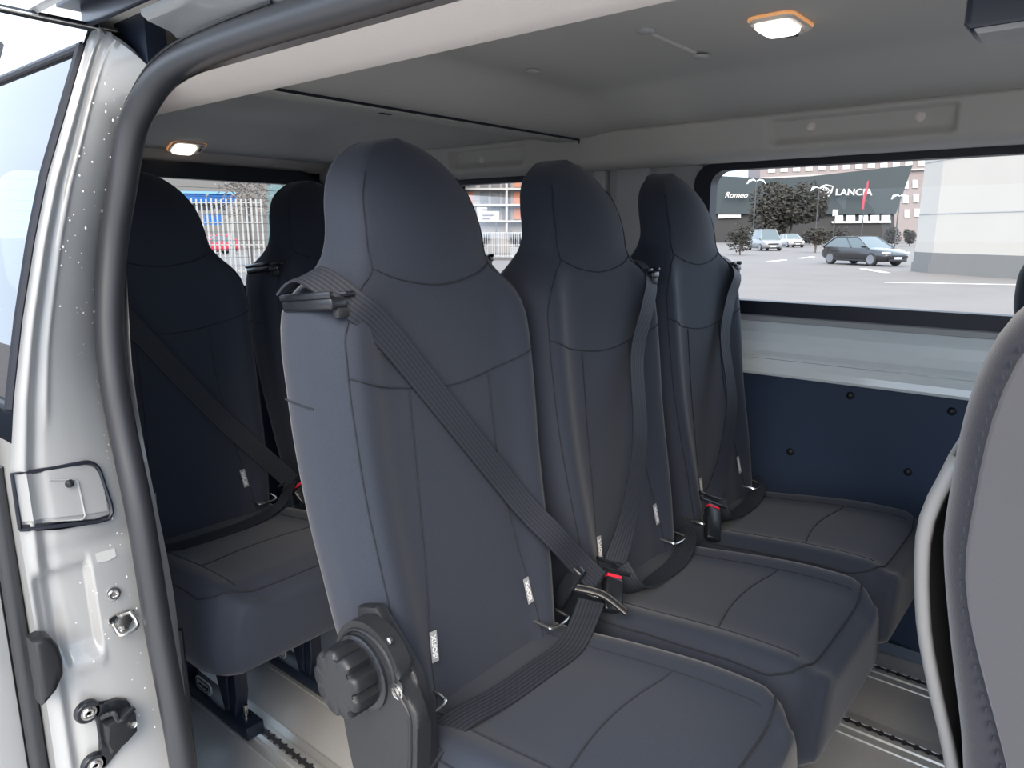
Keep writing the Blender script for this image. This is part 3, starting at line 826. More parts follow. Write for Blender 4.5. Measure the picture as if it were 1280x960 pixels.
    m = MB(); P = [tip+Vector((.004, .010, -.004)), wcush(2, -.690, 1.665, .012), wcush(2, -.690, 1.75, .005), wcush(2, -.693, 1.84, .006), wcush(2, -.705, 1.915, .014), Vector((-.74, 1.965, .50))]
    ribbon(m, P, [sd, Vector((.8, .2, .5)), Vector((1, .1, .2)), Vector((1, .1, .15)), Vector((.9, .2, .4)), Vector((.7, .2, .6))], .047); bpart(m, 'lap_webbing', WEB, r)
    # rear row seat by the door
    r = belt('dark belt crossing the rear-row seat next to the black door seal', Zero)
    tip, sd = buckle_parts(r, (-1.625, 1.075, .478), (-1.655, 1.062, .515))
    m = MB()
    pts = [Vector((-1.89, .605, 1.116)), Vector((-1.845, .612, 1.140)), wfront(3, .640, 1.10, .008), wfront(3, .70, 1.02, .010), wfront(3, .80, .88, .006), wfront(3, .90, .735, .010), Vector((-1.69, .985, .62)), tip]
    wd = [Vector((-.1, 1, .35)), Vector((.15, 1, .4)), Vector((0, 1, .75)), Vector((.0, 1, .8)), Vector((0, 1, .78)), Vector((0, 1, .75)), Vector((.1, 1, .6)), Vector((.3, 1, .4))]
    ribbon(m, pts, wd, .047); bpart(m, 'shoulder_webbing', WEB, r)
    m = MB(); P = [tip+Vector((.004, -.010, -.004)), wcush(3, -1.625, .99, .010), wcush(3, -1.605, .90, .006), wcush(3, -1.60, .80, .005), wcush(3, -1.605, .70, .006), wcush(3, -1.61, .645, .006), Vector((-1.62, .598, .43))]
    ribbon(m, P, [Vector((.7, .3, .5)), Vector((1, 0, .2)), Vector((1, 0, 0)), Vector((1, 0, 0)), Vector((1, 0, 0)), Vector((1, 0, 0)), Vector((1, 0, 0))], .047); bpart(m, 'lap_webbing', WEB, r)
make_belts()

# ------------------------------------------------------------------ front seats (seen from behind, at the right edge)
def make_front_seat(x, y, label, hx=0):
    e = empty('front_seat', (x, y, 0), label, 'front seat', None)
    # backrest: rear profile bowed, soft rounded block
    P = [(.30, .105), (.40, .085), (.55, .060), (.70, .045), (.85, .030), (.95, .018), (1.03, .000), (1.10, -.035), (1.14, -.075)]
    m = MB(); rows = []
    XB = [(.2, .06), (.5, .0), (.7, -.030), (.8, -.045), (.86, -.058), (.92, -.070), (.96, -.076), (1.04, -.074), (1.08, -.070), (1.117, -.061), (1.14, -.050), (1.17, -.022), (1.195, .025)]
    XF = [(.2, .20), (.5, .14), (.8, .09), (1.0, .055), (1.14, .06), (1.195, .07)]
    WW = [(.2, .20), (.5, .228), (.9, .228), (1.08, .222), (1.14, .205), (1.17, .18), (1.195, .12)]
    def sm3(T, z): return (interp(T, z-.015)+2*interp(T, z)+interp(T, z+.015))/4
    zs = [.22+.965*i/60 for i in range(61)]
    for z in zs:
        xb, xf, w = sm3(XB, z), sm3(XF, z), sm3(WW, z)
        row = []
        n = 44; cx, dx = (xb+xf)/2, max(.004, (xf-xb)/2)
        for k in range(n):
            a = 2*PI*k/n; ca, sa = math.cos(a), math.sin(a)
            row.append(Vector((cx+dx*math.copysign(abs(ca)**.33, ca), w*math.copysign(abs(sa)**.30, sa), z)))
        rows.append(row)
    V = m.grid(rows, close_v=True); m.cap(V[0], True); m.cap(V[-1])
    b = m.build('backrest', FABRIC2, e, auto=70)
    # lighter side panel on the near flank
    m = MB(); rows = []; ST = []
    for i in range(41):
        z = .30+.83*i/40
        xb = sm3(XB, z)+.024+.018*sstep(.95, .75, z); w = -sm3(WW, z)-.0035; xf = sm3(XF, z)-.012
        rows.append([Vector((xb, w+.006, z)), Vector((xb+.003, w, z)), Vector((xb+.5*(xf-xb), w-.002, z)), Vector((xf-.006, w, z)), Vector((xf, w+.008, z))])
    m.grid(rows); m.build('side_panel', FABRIC3, b)
    m = MB()
    for i in range(60):
        z = .50+.62*i/59
        xb = sm3(XB, z)+.0215+.018*sstep(.95, .75, z); w = -sm3(WW, z)-.002
        m.box((xb, w, z), (.0012, .003, .005))
    m.build('stitching', SEAM, b)
    # curved grey shell on the rear
    m = MB(); rows = []
    SH = [(.30, .05), (.60, -.02), (.755, -.056), (.80, -.071), (.857, -.087), (.914, -.095), (.957, -.097), (.987, -.090), (1.02, -.078)]
    for i in range(37):
        z = .32+.70*i/36; xb = sm3(SH, z)
        rows.append([Vector((xb+.012, -.168, z)), Vector((xb+.004, -.165, z)), Vector((xb, -.158, z)), Vector((xb-.002, -.1, z)), Vector((xb-.002, .1, z)), Vector((xb, .158, z)), Vector((xb+.004, .165, z)), Vector((xb+.012, .168, z))])
    m.grid(rows); s = m.build('back_shell', SHELL, e, auto=60)
    sm = s.modifiers.new('t', 'SOLIDIFY'); sm.thickness = .006
    # headrest with posts
    m = MB(); rows = []
    for i in range(17):
        t = i/16; z = 1.215+.19*t; w = .135*(1-abs(2*t-1)**4*.35); d = .05*math.sqrt(max(.03, 1-abs(2*t-1)**3))
        n = 28
        rows.append([Vector((.065+hx+d*math.copysign(abs(math.cos(2*PI*k/n))**.7, math.cos(2*PI*k/n)), w*math.copysign(abs(math.sin(2*PI*k/n))**.5, math.sin(2*PI*k/n)), z)) for k in range(n)])
    V = m.grid(rows, close_v=True); m.cap(V[0], True); m.cap(V[-1]); m.build('headrest', FABRIC, e, auto=70)
    for s_ in (-.06, .06):
        m = MB(); m.tube([(.06+hx*.5, s_, 1.17), (.062+hx, s_, 1.25)], .006, 10); m.build('headrest_post', CHROME, e)
    m = MB(); m.box((.34, 0, .40), (.50, .46, .15), .05, 4); m.build('cushion', FABRIC2, e)
    m = MB(); m.box((.33, 0, .17), (.42, .36, .34), .02, 2); m.build('seat_base', BLACK, e)
    return e
make_front_seat(-.011, .83, 'grey front seat seen from behind at the right edge of the picture')
fs = make_front_seat(-.085, 1.76, 'far front seat with only its dark headrest showing by the window', -.085)
fs.scale.z = .83

# ------------------------------------------------------------------ ceiling fittings, wall studs, tracks
def dome(x, y, z, label, tiltx=0, s=1, rot=None):
    e = empty('dome_lamp', (x, y, z), label, 'lamp', 'lit interior dome lamps')
    if rot: e.rotation_euler = rot
    a, b = .072*s, .046*s
    def lp(k, zz, rr=.02): return [Vector((px, py, zz)) for px, py in rrect(-a*k, -b*k, a*k, b*k, rr*k, 6)]
    m = MB(); V = m.grid([lp(1.04, .004), lp(1.04, -.004), lp(1.0, -.009)], close_v=True); m.cap(V[-1]); m.build('housing', LAMPBODY, e)
    m = MB(); m.tube(lp(1.055, -.001), .003, 6, closed=True); m.build('rim', LAMPRIM, e)
    m = MB(); V = m.grid([[Vector((px, py, zz)) for px, py in rrect(-a*.9*k-.0+.012*0, -b*.82*k, a*.42*k, b*.82*k, .014*k, 6)] for k, zz in ((1, -.009), (.97, -.016), (.80, -.021))], close_v=True); m.cap(V[-1]); m.build('lens', LAMPLENS, e)
    m = MB(); m.box((a*.68, 0, -.011), (a*.34, b*1.3, .006), .002); sw = m.build('switch_panel', LAMPBODY, e)
    m = MB(); m.box((a*.68, -b*.2, -.0155), (a*.16, b*.5, .005), .0015); m.build('switch', BLACK, sw)
    return e
dome(-.548, 1.435, 1.581, 'lit dome lamp on the headliner near the top right of the picture', s=.86, rot=(0, 0, PI/2))
dome(-2.66, 1.345, 1.503, 'lit dome lamp at the rear of the roof above the rear window', rot=(math.radians(-24), 0, PI/2), s=.82)
def clip(x, y, z, label, axis='Z', r=.018, grp='headliner clips'):
    m = MB()
    if axis == 'Z': m.lathe([(r, 0), (r*1.02, -.003), (r*.85, -.006), (r*.3, -.007)], (x, y, z), 'Z', 20)
    else: m.lathe([(r, 0), (r, -.003), (r*.85, -.005), (r*.3, -.006)], (x, y, z), 'Y', 20)
    o = m.build('trim_clip', TRIMG if axis == 'Z' else BEIGE); tag(o, label, 'clip', grp); return o
clip(-1.155, 1.457, 1.581, 'grey trim clip on the headliner nearest the roof seam')
clip(-.770, 1.325, 1.583, 'grey trim clip on the headliner at the near end of the pressed crease')
clip(-.770, 1.567, 1.578, 'grey trim clip on the headliner at the far end of the pressed crease')
m = MB(); m.tube([(-.772, 1.345, 1.5825), (-.772, 1.545, 1.5795)], .004, 6, flat=.4); tag(m.build('crease', HEADL), 'shallow pressed crease in the headliner joining two clips', 'crease')
m = MB(); m.box((-1.432, 1.23, 1.483), (.014, .032, .004), .001); tag(m.build('roof_slot', RUBBERD), 'short dark slot in the roof bow strip above the nearest seat', 'slot')
for x, z, l in ((-.672, 1.470, 'round plug at the left end of the recess over the side window'), (-.418, 1.470, 'round plug at the right end of the recess over the side window'), (-1.83, 1.455, 'round plug over the rear side window, behind the roof seam')):
    clip(x, 2.0215, z, l, 'Y', .012, 'plugs in the cant rail')
for x, z, l in ((-.551, .742, 'dark stud just under the pale sill, left of the other'), (-.297, .736, 'dark stud under the pale sill, close to the front seat'), (-.706, .543, 'lower dark stud on the blue panel just above the window seat'), (-.383, .549, 'lower dark stud on the blue panel near the front seat')):
    m = MB(); m.lathe([(.011, 0), (.011, -.003), (.008, -.007), (.003, -.009)], (x, 2.170, z), 'Y', 18)
    tag(m.build('panel_stud', BLACK), l, 'stud', 'studs on the side panel')
# overhead console, top right
e = empty('overhead_console', (-.091, 1.02, 1.478), 'dark box with grey underside hanging from the roof at top right', 'console')
m = MB(); m.prism([Vector((x, -.12, z)) for x, z in [(-.066, .11), (-.066, -.072), (-.060, -.078), (.25, -.078), (.25, .11)]], (0, .075, 0), .005, 2); m.build('housing', NAVYMETAL, e)
m = MB(); m.prism([Vector((x, -.117, z)) for x, z in ((-.060, -.074), (-.052, -.083), (.25, -.083), (.25, -.074))], (0, .070, 0), .002); m.build('underside_tray', mat('console_grey', (.30, .31, .32, 1), .5), e)

def track(y, label, x0, x1):
    e = empty('floor_track', (0, y, 0), label, 'floor rail', 'seat rails in the floor')
    m = MB()
    prof = [(-.048, .0005), (-.046, .004), (-.024, .005), (-.021, .009), (-.010, .010), (-.008, .004), (.008, .004), (.010, .010), (.021, .009), (.024, .005), (.046, .004), (.048, .0005)]
    m.grid([[Vector((x, yy, z)) for yy, z in prof] for x in (x0, x1)]); b = m.build('rail', ALU, e, auto=15)
    # scalloped slot: a row of round holes joined by a slot
    m = MB(); x = x0; n = int((x1-x0)/.0254)
    up, lo = [], []
    for i in range(n*8+1):
        xx = x0+(x1-x0)*i/(n*8); w = .0052+.0062*max(0, math.cos(2*PI*i/8))
        up.append(Vector((xx, w, .0107))); lo.append(Vector((xx, -w, .0107)))
    m.grid([lo, [Vector((p.x, 0, .0107)) for p in lo], up]); m.build('slot', ALUD, b, smooth=False)
    return e
for y, lab in ((.80, 'floor rail nearest the door opening'), (1.01, 'second floor rail from the door, under the knob seat'), (1.49, 'floor rail showing at the bottom edge under the middle seat'), (1.755, 'floor rail in front of the middle seat, second from the side wall'), (2.045, 'floor rail closest to the blue side panel')):
    track(y, lab, -2.7, 1.0)

# ------------------------------------------------------------------ outside
OUTW = mat('white_outdoor_paint', (.52, .51, .49, 1), .7)
ASPH = mat('grey_asphalt', (.165, .150, .140, 1), .85, vary=(.6, .16), bump=(20, .3, .01))
def outside():
    m = MB(); m.box((-30, 60, GZ-.05), (400, 400, .1)); struct(m.build('ground', ASPH, smooth=False))
    m = MB(); m.box((0, -4.6, GZ+.004), (16, 9.4, .03)); struct(m.build('ground.001', mat('added_bounce_slab', (.50, .48, .45, 1), .85, vary=(2, .08)), smooth=False))  # unseen pale slab, added to bounce light up onto roof trim and headliner
    WHITEP = mat('road_paint', (.85, .85, .84, 1), .7)
    def mark(u0, v0, u1, v1, w, label):
        a, b = ground(u0, v0), ground(u1, v1); d = (b-a).normalized(); n = Vector((-d.y, d.x, 0))*w/2
        m = MB(); m.prism([a+n+Vector((0, 0, .002)), a-n+Vector((0, 0, .002)), b-n+Vector((0, 0, .002)), b+n+Vector((0, 0, .002))], (0, 0, .008))
        tag(m.build('road_mark', WHITEP, smooth=False), label, 'road marking', 'white parking lines')
    mark(962, 327, 981, 325, .35, 'short white line on the asphalt by the white hatchback, left one')
    mark(1000, 323, 1016, 321, .35, 'short white line on the asphalt left of the dark car')
    mark(1078, 336, 1108, 341, .30, 'white line on the asphalt just under the dark car')
    mark(1105, 353, 1270, 356, .10, 'long thin white line across the asphalt before the white building')
    # white corner building
    WB = mat('white_render_wall', (.46, .43, .39, 1), .8, vary=(.7, .04)); PL = mat('grey_plinth', (.17, .17, .165, 1), .8, vary=(2, .06)); JT = mat('wall_joint', (.35, .35, .35, 1), .8)
    A, B, Cc = ground(1141, 339), ground(1163, 341.5), ground(1300, 351)
    e = empty('white_building', B, 'large white panelled building on a grey plinth at right through the side window', 'building')
    d1 = (A-B); d2 = (Cc-B); D = A+d2
    def pr(z0, z1, grow, mt, name):
        cen = (A+Cc)/2; pts = []
        for p in (A, B, Cc, D):
            q = p-B; s = (p-cen).normalized()*grow; pts.append(Vector((q.x+s.x, q.y+s.y, z0)))
        m = MB(); m.prism(pts, (0, 0, z1-z0)); return m.build(name, mt, e, smooth=False)
    pr(0, .40, .14, PL, 'plinth'); pr(.40, .85, .05, PL, 'plinth_band'); w = pr(.85, 9, 0, WB, 'wall')
    for z in (2.45, 4.6):
        m = MB()
        for a, b in ((A-B, Vector((0, 0, 0))), (Vector((0, 0, 0)), Cc-B)):
            m.tube([Vector((a.x, a.y, z)), Vector((b.x, b.y, z))], .03, 4)
        m.build('joint', JT, e)
    m = MB(); 
    for a, b in ((A-B, Vector((0, 0, 0))), (Vector((0, 0, 0)), Cc-B)):
        c = (a+b)/2
    m.bm.free()
    # dark dealership facade with a slanted right end
    FAC = mat('dark_slate_cladding', (.026, .040, .047, 1), .6); WIN = mat('pale_window_band', (.70, .76, .78, 1), .4); DK = mat('dark_base', (.03, .03, .032, 1), .7)
    D0 = 125
    fp = wall_plane(900, 1130, D0)
    e = empty('dealership', fp(1050, 316), 'dark slate dealership facade with a car maker emblem and white lettering', 'building')
    def rel(p): return p-e.location
    pl = [fp(885, 219), fp(980, 224), fp(1141, 206), fp(1120, 267), fp(1040, 268), fp(885, 267)]
    m = MB(); m.prism([rel(p) for p in pl], (-9, 13, 0)); m.build('facade', FAC, e, smooth=False)
    pl = [fp(885, 267, .6), fp(1118, 267, .6), fp(1118, 318, .6), fp(885, 318, .6)]
    m = MB(); m.prism([rel(p) for p in pl], (-8, 12, 0)); m.build('lower_storey', DK, e, smooth=False)
    for u0 in (1043, 1058, 1074, 1088, 1102):
        pl = [fp(u0, 269, .3), fp(u0+11, 268.7, .3), fp(u0+11, 276, .3), fp(u0, 276.5, .3)]
        m = MB(); m.prism([rel(p) for p in pl], (-.1, .14, 0)); m.build('window', WIN, e, smooth=False)
    pl = [fp(1040, 276.5, .2), fp(1114, 276, .2), fp(1114, 278.5, .2), fp(1040, 279, .2)]
    m = MB(); m.prism([rel(p) for p in pl], (-.2, .28, 0)); m.build('window_sill', OUTW, e, smooth=False)
    pl = [fp(898, 268, .2), fp(926, 267, .2), fp(926, 272, .2), fp(898, 273, .2)]
    m = MB(); m.prism([rel(p) for p in pl], (-.2, .28, 0)); m.build('canopy', OUTW, e, smooth=False)
    c = rel(fp(1067, 240.5, -1.0)); dx = (fp(1140, 240, -1)-fp(1000, 240, -1)).normalized()
    M = frame_M(c, dx, (0, 0, 1)); o = text('lettering', 'LANCIA', 9.5*D0/903, OUTW, M, e, ext=.05, sx=1.08, off=.03)
    c = rel(fp(920, 244, -1.0)); M = frame_M(c, dx, (0, 0, 1)); text('lettering', 'Romeo', 9*D0/903, OUTW, M, e, ext=.05, shear=.35, sx=.95, off=.02)
    # shield emblem
    c = rel(fp(1032, 239, -1.0)); up = Vector((0, 0, 1)); s = D0/903
    sh = [(-5.5, 5), (0, 6.5), (7, 5), (6, -1), (3, -5.5), (0, -7.5), (-3, -4), (-5, 0)]
    m = MB(); m.tube([c+dx*a*s+up*b*s for a, b in sh], .12, 5, closed=True); m.tube([c+dx*math.cos(a)*3.2*s+up*(math.sin(a)*3*s+.05) for a in [2*PI*k/14 for k in range(14)]], .10, 5, closed=True); m.tube([c-dx*5*s+up*.1, c+dx*6*s+up*.1], .14, 5); m.build('emblem', OUTW, e)
    # pale apartment block behind
    AP = mat('pinkish_render', (.25, .215, .21, 1), .8); APW = mat('bright_shutter', (.50, .50, .50, 1), .6); APB = mat('balcony_white', (.38, .37, .36, 1), .7)
    D1 = 175
    q = wall_plane(960, 1150, D1)
    e = empty('apartment_building', q(1050, 308), 'pinkish apartment block rising behind the dark dealership roof', 'building')
    def rel2(p): return p-e.location
    m = MB(); m.prism([rel2(p) for p in (q(950, 150), q(1165, 140), q(1165, 308), q(950, 308))], (-6, 8, 0)); m.build('wall', AP, e, smooth=False)
    for row, v in enumerate((164, 188, 212)):
        for k in range(13):
            u = 960+k*15.6; vv = v-(u-965)*.045
            pl = [q(u, vv-4.2, -.2), q(u+9, vv-4.5, -.2), q(u+9, vv+3.4, -.2), q(u, vv+3.6, -.2)]
            m = MB(); m.prism([rel2(p) for p in pl], (-.2, .3, 0)); m.build('window', APW, e, smooth=False)
        pl = [q(950, v+10), q(1165, v-2), q(1165, v), q(950, v+12)]
        m = MB(); m.prism([rel2(p)+Vector((.4, -.5, 0)) for p in pl], (-.4, .5, 0)); m.build('balcony_slab', APB, e, smooth=False)
    for (u, v) in ((1128, 232), (1140, 231), (1128, 250), (1141, 249), (1130, 268), (1142, 267)):
        pl = [q(u, v-6), q(u+7, v-6), q(u+7, v+4), q(u, v+4)]
        m = MB(); m.prism([rel2(p)+Vector((.15, -.2, 0)) for p in pl], (-.2, .3, 0)); m.build('window', APW, e, smooth=False)
    # foliage
    LEAF = mat('dark_leaf', (.034, .032, .026, 1), .8, vary=(3, .5)); LEAF2 = mat('olive_leaf', (.055, .055, .04, 1), .8, vary=(5, .5)); BARK = mat('bark', (.10, .08, .07, 1), .9)
    def bush(base, w, h, label, mt, nleaf, trunk=.0, name='bush', seed=1, cat='bush', leaf=.22, grp='shrubs and trees in the car park'):
        rr = random.Random(seed); e = empty(name, base, label, cat, grp)
        m = MB(); blobs = [(rr.uniform(-.32, .32)*w, rr.uniform(-.25, .25)*w, trunk+(h-trunk)*rr.uniform(.28, .70), rr.uniform(.22, .36)) for _ in range(11)]
        for k in range(nleaf):
            bx, by, bz, br = blobs[k % 11]
            v = Vector((rr.gauss(0, 1), rr.gauss(0, 1), rr.gauss(0, 1))).normalized()*rr.uniform(.75, 1.0)
            p = Vector((bx+v.x*br*w, by+v.y*br*w, bz+v.z*br*(h-trunk)))
            if p.z < trunk*.8: p.z = trunk*.8+.05
            d = Vector((rr.gauss(0, 1), rr.gauss(0, 1), rr.gauss(0, .6))).normalized(); s_ = d.orthogonal().normalized()
            L = leaf*rr.uniform(.6, 1.3)
            a = [p-s_*L*.35, p+d*L, p+s_*L*.35, p-d*L*.5]
            m.bm.faces.new([m.bm.verts.new(x) for x in a])
        m.build('foliage', mt, e, smooth=False)
        m = MB()
        for k in range(3): m.tube([(0, 0, 0), (rr.uniform(-.05, .05)*w, 0, trunk*.7+.1), (rr.uniform(-.25, .25)*w, rr.uniform(-.2, .2)*w, h*.6)], [.05*w*.6, .04*w*.6, .012*w], 6)
        m.build('trunk', BARK, e); return e
    def gd(u, v): return ground(u, v)
    def hgt(base, v): # height of pixel row v at that base
        D = math.hypot(base.x, base.y); u_ = 640+F*(base-Vector((0, 0, CAMZ))).dot(cr)/(base-Vector((0, 0, CAMZ))).dot(cf)
        return at_dist(u_, v, D).z-GZ
    b = gd(982, 306); bush(b, 8.4, hgt(b, 226), 'big dark spreading tree standing behind the parked white cars', LEAF, 7500, 1.0, 'tree', 4, 'tree', .42)
    b = gd(925, 319); bush(b, 1.7, hgt(b, 279), 'round dark bush beside the silver van', LEAF, 1100, .3, seed=5, leaf=.16)
    b = gd(1019, 316); bush(b, 2.0, hgt(b, 282), 'round clipped bush just left of the dark car', LEAF, 1300, .5, seed=6, leaf=.17)
    b = gd(1048, 310); bush(b, 2.4, hgt(b, 280), 'low hedge peeping over the roof of the dark car', LEAF, 700, .2, seed=7, leaf=.2)
    b = gd(1115, 308); bush(b, 1.5, hgt(b, 281), 'round bush right of the dark car under the street lamp', LEAF, 900, .2, seed=8, leaf=.2)
    b = gd(1137, 308); bush(b, 1.4, hgt(b, 284), 'bush tucked against the white building', LEAF, 700, .2, seed=9, leaf=.2)
    # lamp posts, flag, sign
    GP = mat('dark_grey_post', (.05, .055, .06, 1), .5); LW = mat('pale_lamp_head', (.75, .80, .84, 1), .4)
    def lamp(u, vb, vt, label, r=.07, arm=1.2):
        b = gd(u, vb); H = hgt(b, vt); e = empty('street_lamp', b, label, 'street lamp', 'double-armed street lamps')
        m = MB(); m.tube([(0, 0, 0), (0, 0, H)], r, 8); m.build('pole', GP, e)
        for s in (-1, 1):
            d = Vector((.77, .64, 0))*s*1.15
            m = MB(); m.tube([Vector((0, 0, H-.05)), d*arm*.35+Vector((0, 0, H+.12)), d*arm*.75+Vector((0, 0, H)), d*arm+Vector((0, 0, H-.35))], [.05, .11, .16, .06], 8, flat=.5); m.build('lamp_head', LW, e)
    lamp(940, 309, 226, 'double-headed street lamp in front of the big dark tree', arm=.9)
    lamp(1018, 307, 235, 'double-headed street lamp right of the big dark tree', arm=.9)
    lamp(1118, 310, 245, 'double-headed street lamp near the white building', arm=.75)
    b = gd(1075, 312); e = empty('banner_flag', b, 'tall pink and red feather flag behind the dark car', 'flag'); H = hgt(b, 227)
    m = MB(); m.tube([(0, 0, 0), (0, 0, H)], .05, 8); m.build('pole', GP, e)
    m = MB(); d = Vector((.64, .77, 0)); h1 = hgt(b, 262); pts = [Vector((0, 0, h1)), d*-.28+Vector((0, 0, h1+.1)), d*-.22+Vector((0, 0, (h1+H)/2)), d*.05+Vector((0, 0, H-.1)), d*.20+Vector((0, 0, H+.1)), d*.22+Vector((0, 0, H-.8)), d*.12+Vector((0, 0, (h1+H)/2))]
    m.prism(pts, (.02, -.02, 0)); m.build('cloth', mat('pink_red_cloth', (.45, .06, .09, 1), .7), e, smooth=False)
    b = gd(1040, 311); e = empty('sign_board', b, 'small white sign board on a post left of the dark car roof', 'sign')
    m = MB(); m.tube([(0, 0, 0), (0, 0, hgt(b, 268))], .05, 6); m.build('post', GP, e); h0 = hgt(b, 270); h1 = hgt(b, 262)
    m = MB(); M = frame_M((0, 0, (h0+h1)/2), (.64, .77, 0), (0, 0, 1)).to_3x3(); m.box((0, 0, (h0+h1)/2), (.6, h1-h0, .06), .01, 1, M=M); m.build('board', OUTW, e)
outside()

# ---- cars
TYRE = mat('tyre_rubber', (.02, .02, .022, 1), .7); RIM = mat('alloy_wheel', (.30, .31, .33, 1), .3, metal=.8); CGLASS = mat('car_glass', (.10, .13, .14, 1), .15, spec=.6); LIGHTM = mat('car_headlamp', (.75, .78, .8, 1), .15, coat=1); PLATEM = mat('number_plate', (.75, .78, .82, 1), .5); CBLACK = mat('car_black_trim', (.012, .012, .014, 1), .35)
def car(u, v, heading, paint, label, L=4.4, W=1.8, H=1.48, van=False, scale=1, name='car', group='parked cars'):
    e = empty(name, ground(u, v), label, 'car', group, rz=heading)
    hl = L/2
    # body: loft of closed sections along the length
    st = [(-hl, .55, .62, .72), (-hl+.05, .36, .74, .80), (-hl+.35, .25, .96 if not van else 1.0, .88), (-hl+.9, .22, .98, .90), (0, .20, .95, .90), (hl-1.35, .20, .93, .90), (hl-.75, .20, .86, .89), (hl-.35, .22, .78, .86), (hl-.08, .28, .66, .76), (hl, .40, .58, .66)]
    if van: st = [(x, zb, zt+.12, w) for x, zb, zt, w in st]
    m = MB(); rows = []
    for x, zb, zt, w in st:
        w *= W/1.8
        rows.append([Vector((x, s*w*k, z)) for s, k, z in ((-1, .0, zb), (-1, .85, zb), (-1, .98, zb+.12), (-1, 1.0, zb+(zt-zb)*.55), (-1, .97, zt-.05), (-1, .88, zt), (-1, 0, zt+.03), (1, .88, zt), (1, .97, zt-.05), (1, 1.0, zb+(zt-zb)*.55), (1, .98, zb+.12), (1, .85, zb))])
    V = m.grid(rows, close_v=True); m.cap(V[0], True); m.cap(V[-1])
    b = m.build('body', paint, e, auto=45); 
    # greenhouse
    zs = .93+(.12 if van else 0)
    if van: gs = [(-hl+.12, .80), (-hl+.30, .74), (hl-1.45, .74), (hl-.85, .82)]
    else: gs = [(-hl+.22, .80), (-hl+.85, .60), (hl-2.05, .60), (hl-1.05, .80)]
    xr0, xr1, xf1, xf0 = gs[0][0], gs[1][0], gs[2][0], gs[3][0]
    wl, wt = .86*W/1.8, .62*W/1.8
    m = MB(); lo = [Vector((xr0, -wl, zs-.03)), Vector((xf0, -wl, zs-.06)), Vector((xf0+.05, 0, zs-.06)), Vector((xf0, wl, zs-.06)), Vector((xr0, wl, zs-.03)), Vector((xr0-.03, 0, zs-.03))]
    hi = [Vector((xr1, -wt, H-.05)), Vector((xf1, -wt, H-.02)), Vector((xf1+.04, 0, H)), Vector((xf1, wt, H-.02)), Vector((xr1, wt, H-.05)), Vector((xr1-.03, 0, H-.03))]
    V = m.grid([lo, [a.lerp(c, .5)+Vector((0, .03*(1 if a.y > 0 else -1 if a.y < 0 else 0), .0)) for a, c in zip(lo, hi)], hi], close_v=True); m.cap(V[-1]); m.build('glasshouse', CGLASS, e, auto=25)
    m = MB(); rr_ = [p+Vector((0, 0, .0)) for p in hi]
    V = m.grid([[p+Vector((0, 0, -.02)) for p in hi], [p+Vector((0, 0, .02)) for p in hi], [p*.6+Vector((0, 0, H*.4+.025)) for p in hi]], close_v=True); m.cap(V[-1]); m.cap(V[0], True)
    for s in (-1, 1):
        m.tube([Vector((xf0, s*wl, zs-.05)), Vector((xf1, s*wt, H-.03))], .035, 6)
        m.tube([Vector((xr0, s*wl, zs-.03)), Vector((xr1, s*wt, H-.05))], .07, 6)
        m.tube([Vector((xf1, s*wt, H-.02)), Vector((xr1, s*wt, H-.05))], .03, 6)
        m.tube([Vector((xf0-1.15, s*(wl+.01), zs-.03)), Vector((xf1-.75, s*(wt+.02), H-.05))], .03, 6)
    m.build('roof', paint, e, auto=45)
    for x in (-hl+.80, hl-.85):
        for s in (-1, 1):
            m = MB(); m.lathe([(.001, -.11), (.30, -.11), (.335, -.08), (.335, .08), (.30, .11), (.001, .11)], (x, s*(W/2-.10), .335), 'Y', 24); wh = m.build('wheel', TYRE, e)
            m = MB(); m.lathe([(.03, .118*s), (.07, .122*s), (.20, .116*s), (.235, .118*s), (.24, .100*s)], (x, s*(W/2-.10), .335), 'Y', 20); m.build('rim', RIM, wh)
            m = MB(); m.lathe([(.39, .0), (.39, .02)], (x, s*(W/2-.02), .36), 'Y', 24)
            m.bm.free()
    m = MB(); m.box((hl-.03, 0, .50+(.12 if van else 0)), (.08, 1.0, .16), .04, 3); m.box((hl-.02, 0, .30), (.10, 1.2, .12), .03, 2)
    m.build('grille', CBLACK, e)
    m = MB(); m.box((hl+.02, 0, .41), (.02, .50, .11), .01, 1); m.build('number_plate', PLATEM, e)
    for s in (-1, 1):
        m = MB(); m.box((hl-.17, s*.64*W/1.8, .66+(.12 if van else 0)), (.32, .34, .11), .045, 3); m.build('headlamp', LIGHTM, e)
        m = MB(); m.box((xf0-.30, s*(W/2+.04), zs+.06), (.16, .20, .14), .05, 3); m.build('door_mirror', paint, e)
        m = MB(); m.box((0, s*(W/2-.01), .26), (L*.55, .05, .10), .02, 2); m.build('side_skirt', CBLACK, e)
    return e
CARDARK = mat('dark_grey_car_paint', (.014, .015, .018, 1), .25, coat=1); CARWHITE = mat('white_car_paint', (.45, .45, .45, 1), .3, coat=.6); CARSILVER = mat('silver_car_paint', (.24, .25, .26, 1), .3, coat=.6); CARRED = mat('red_car_paint', (.60, .03, .06, 1), .3, coat=.6)
car(1078, 331, math.radians(-30), CARDARK, 'dark grey hatchback parked alone on the asphalt', group=None)
car(955, 313, math.radians(-50), CARSILVER, 'pale van parked nose-on beside the round bush', L=4.8, W=1.9, H=1.95, van=True, name='van', group=None)
car(988, 309, math.radians(-50), CARWHITE, 'white hatchback parked nose-on behind the pale van', L=4.2, W=1.8, H=1.5, group=None)

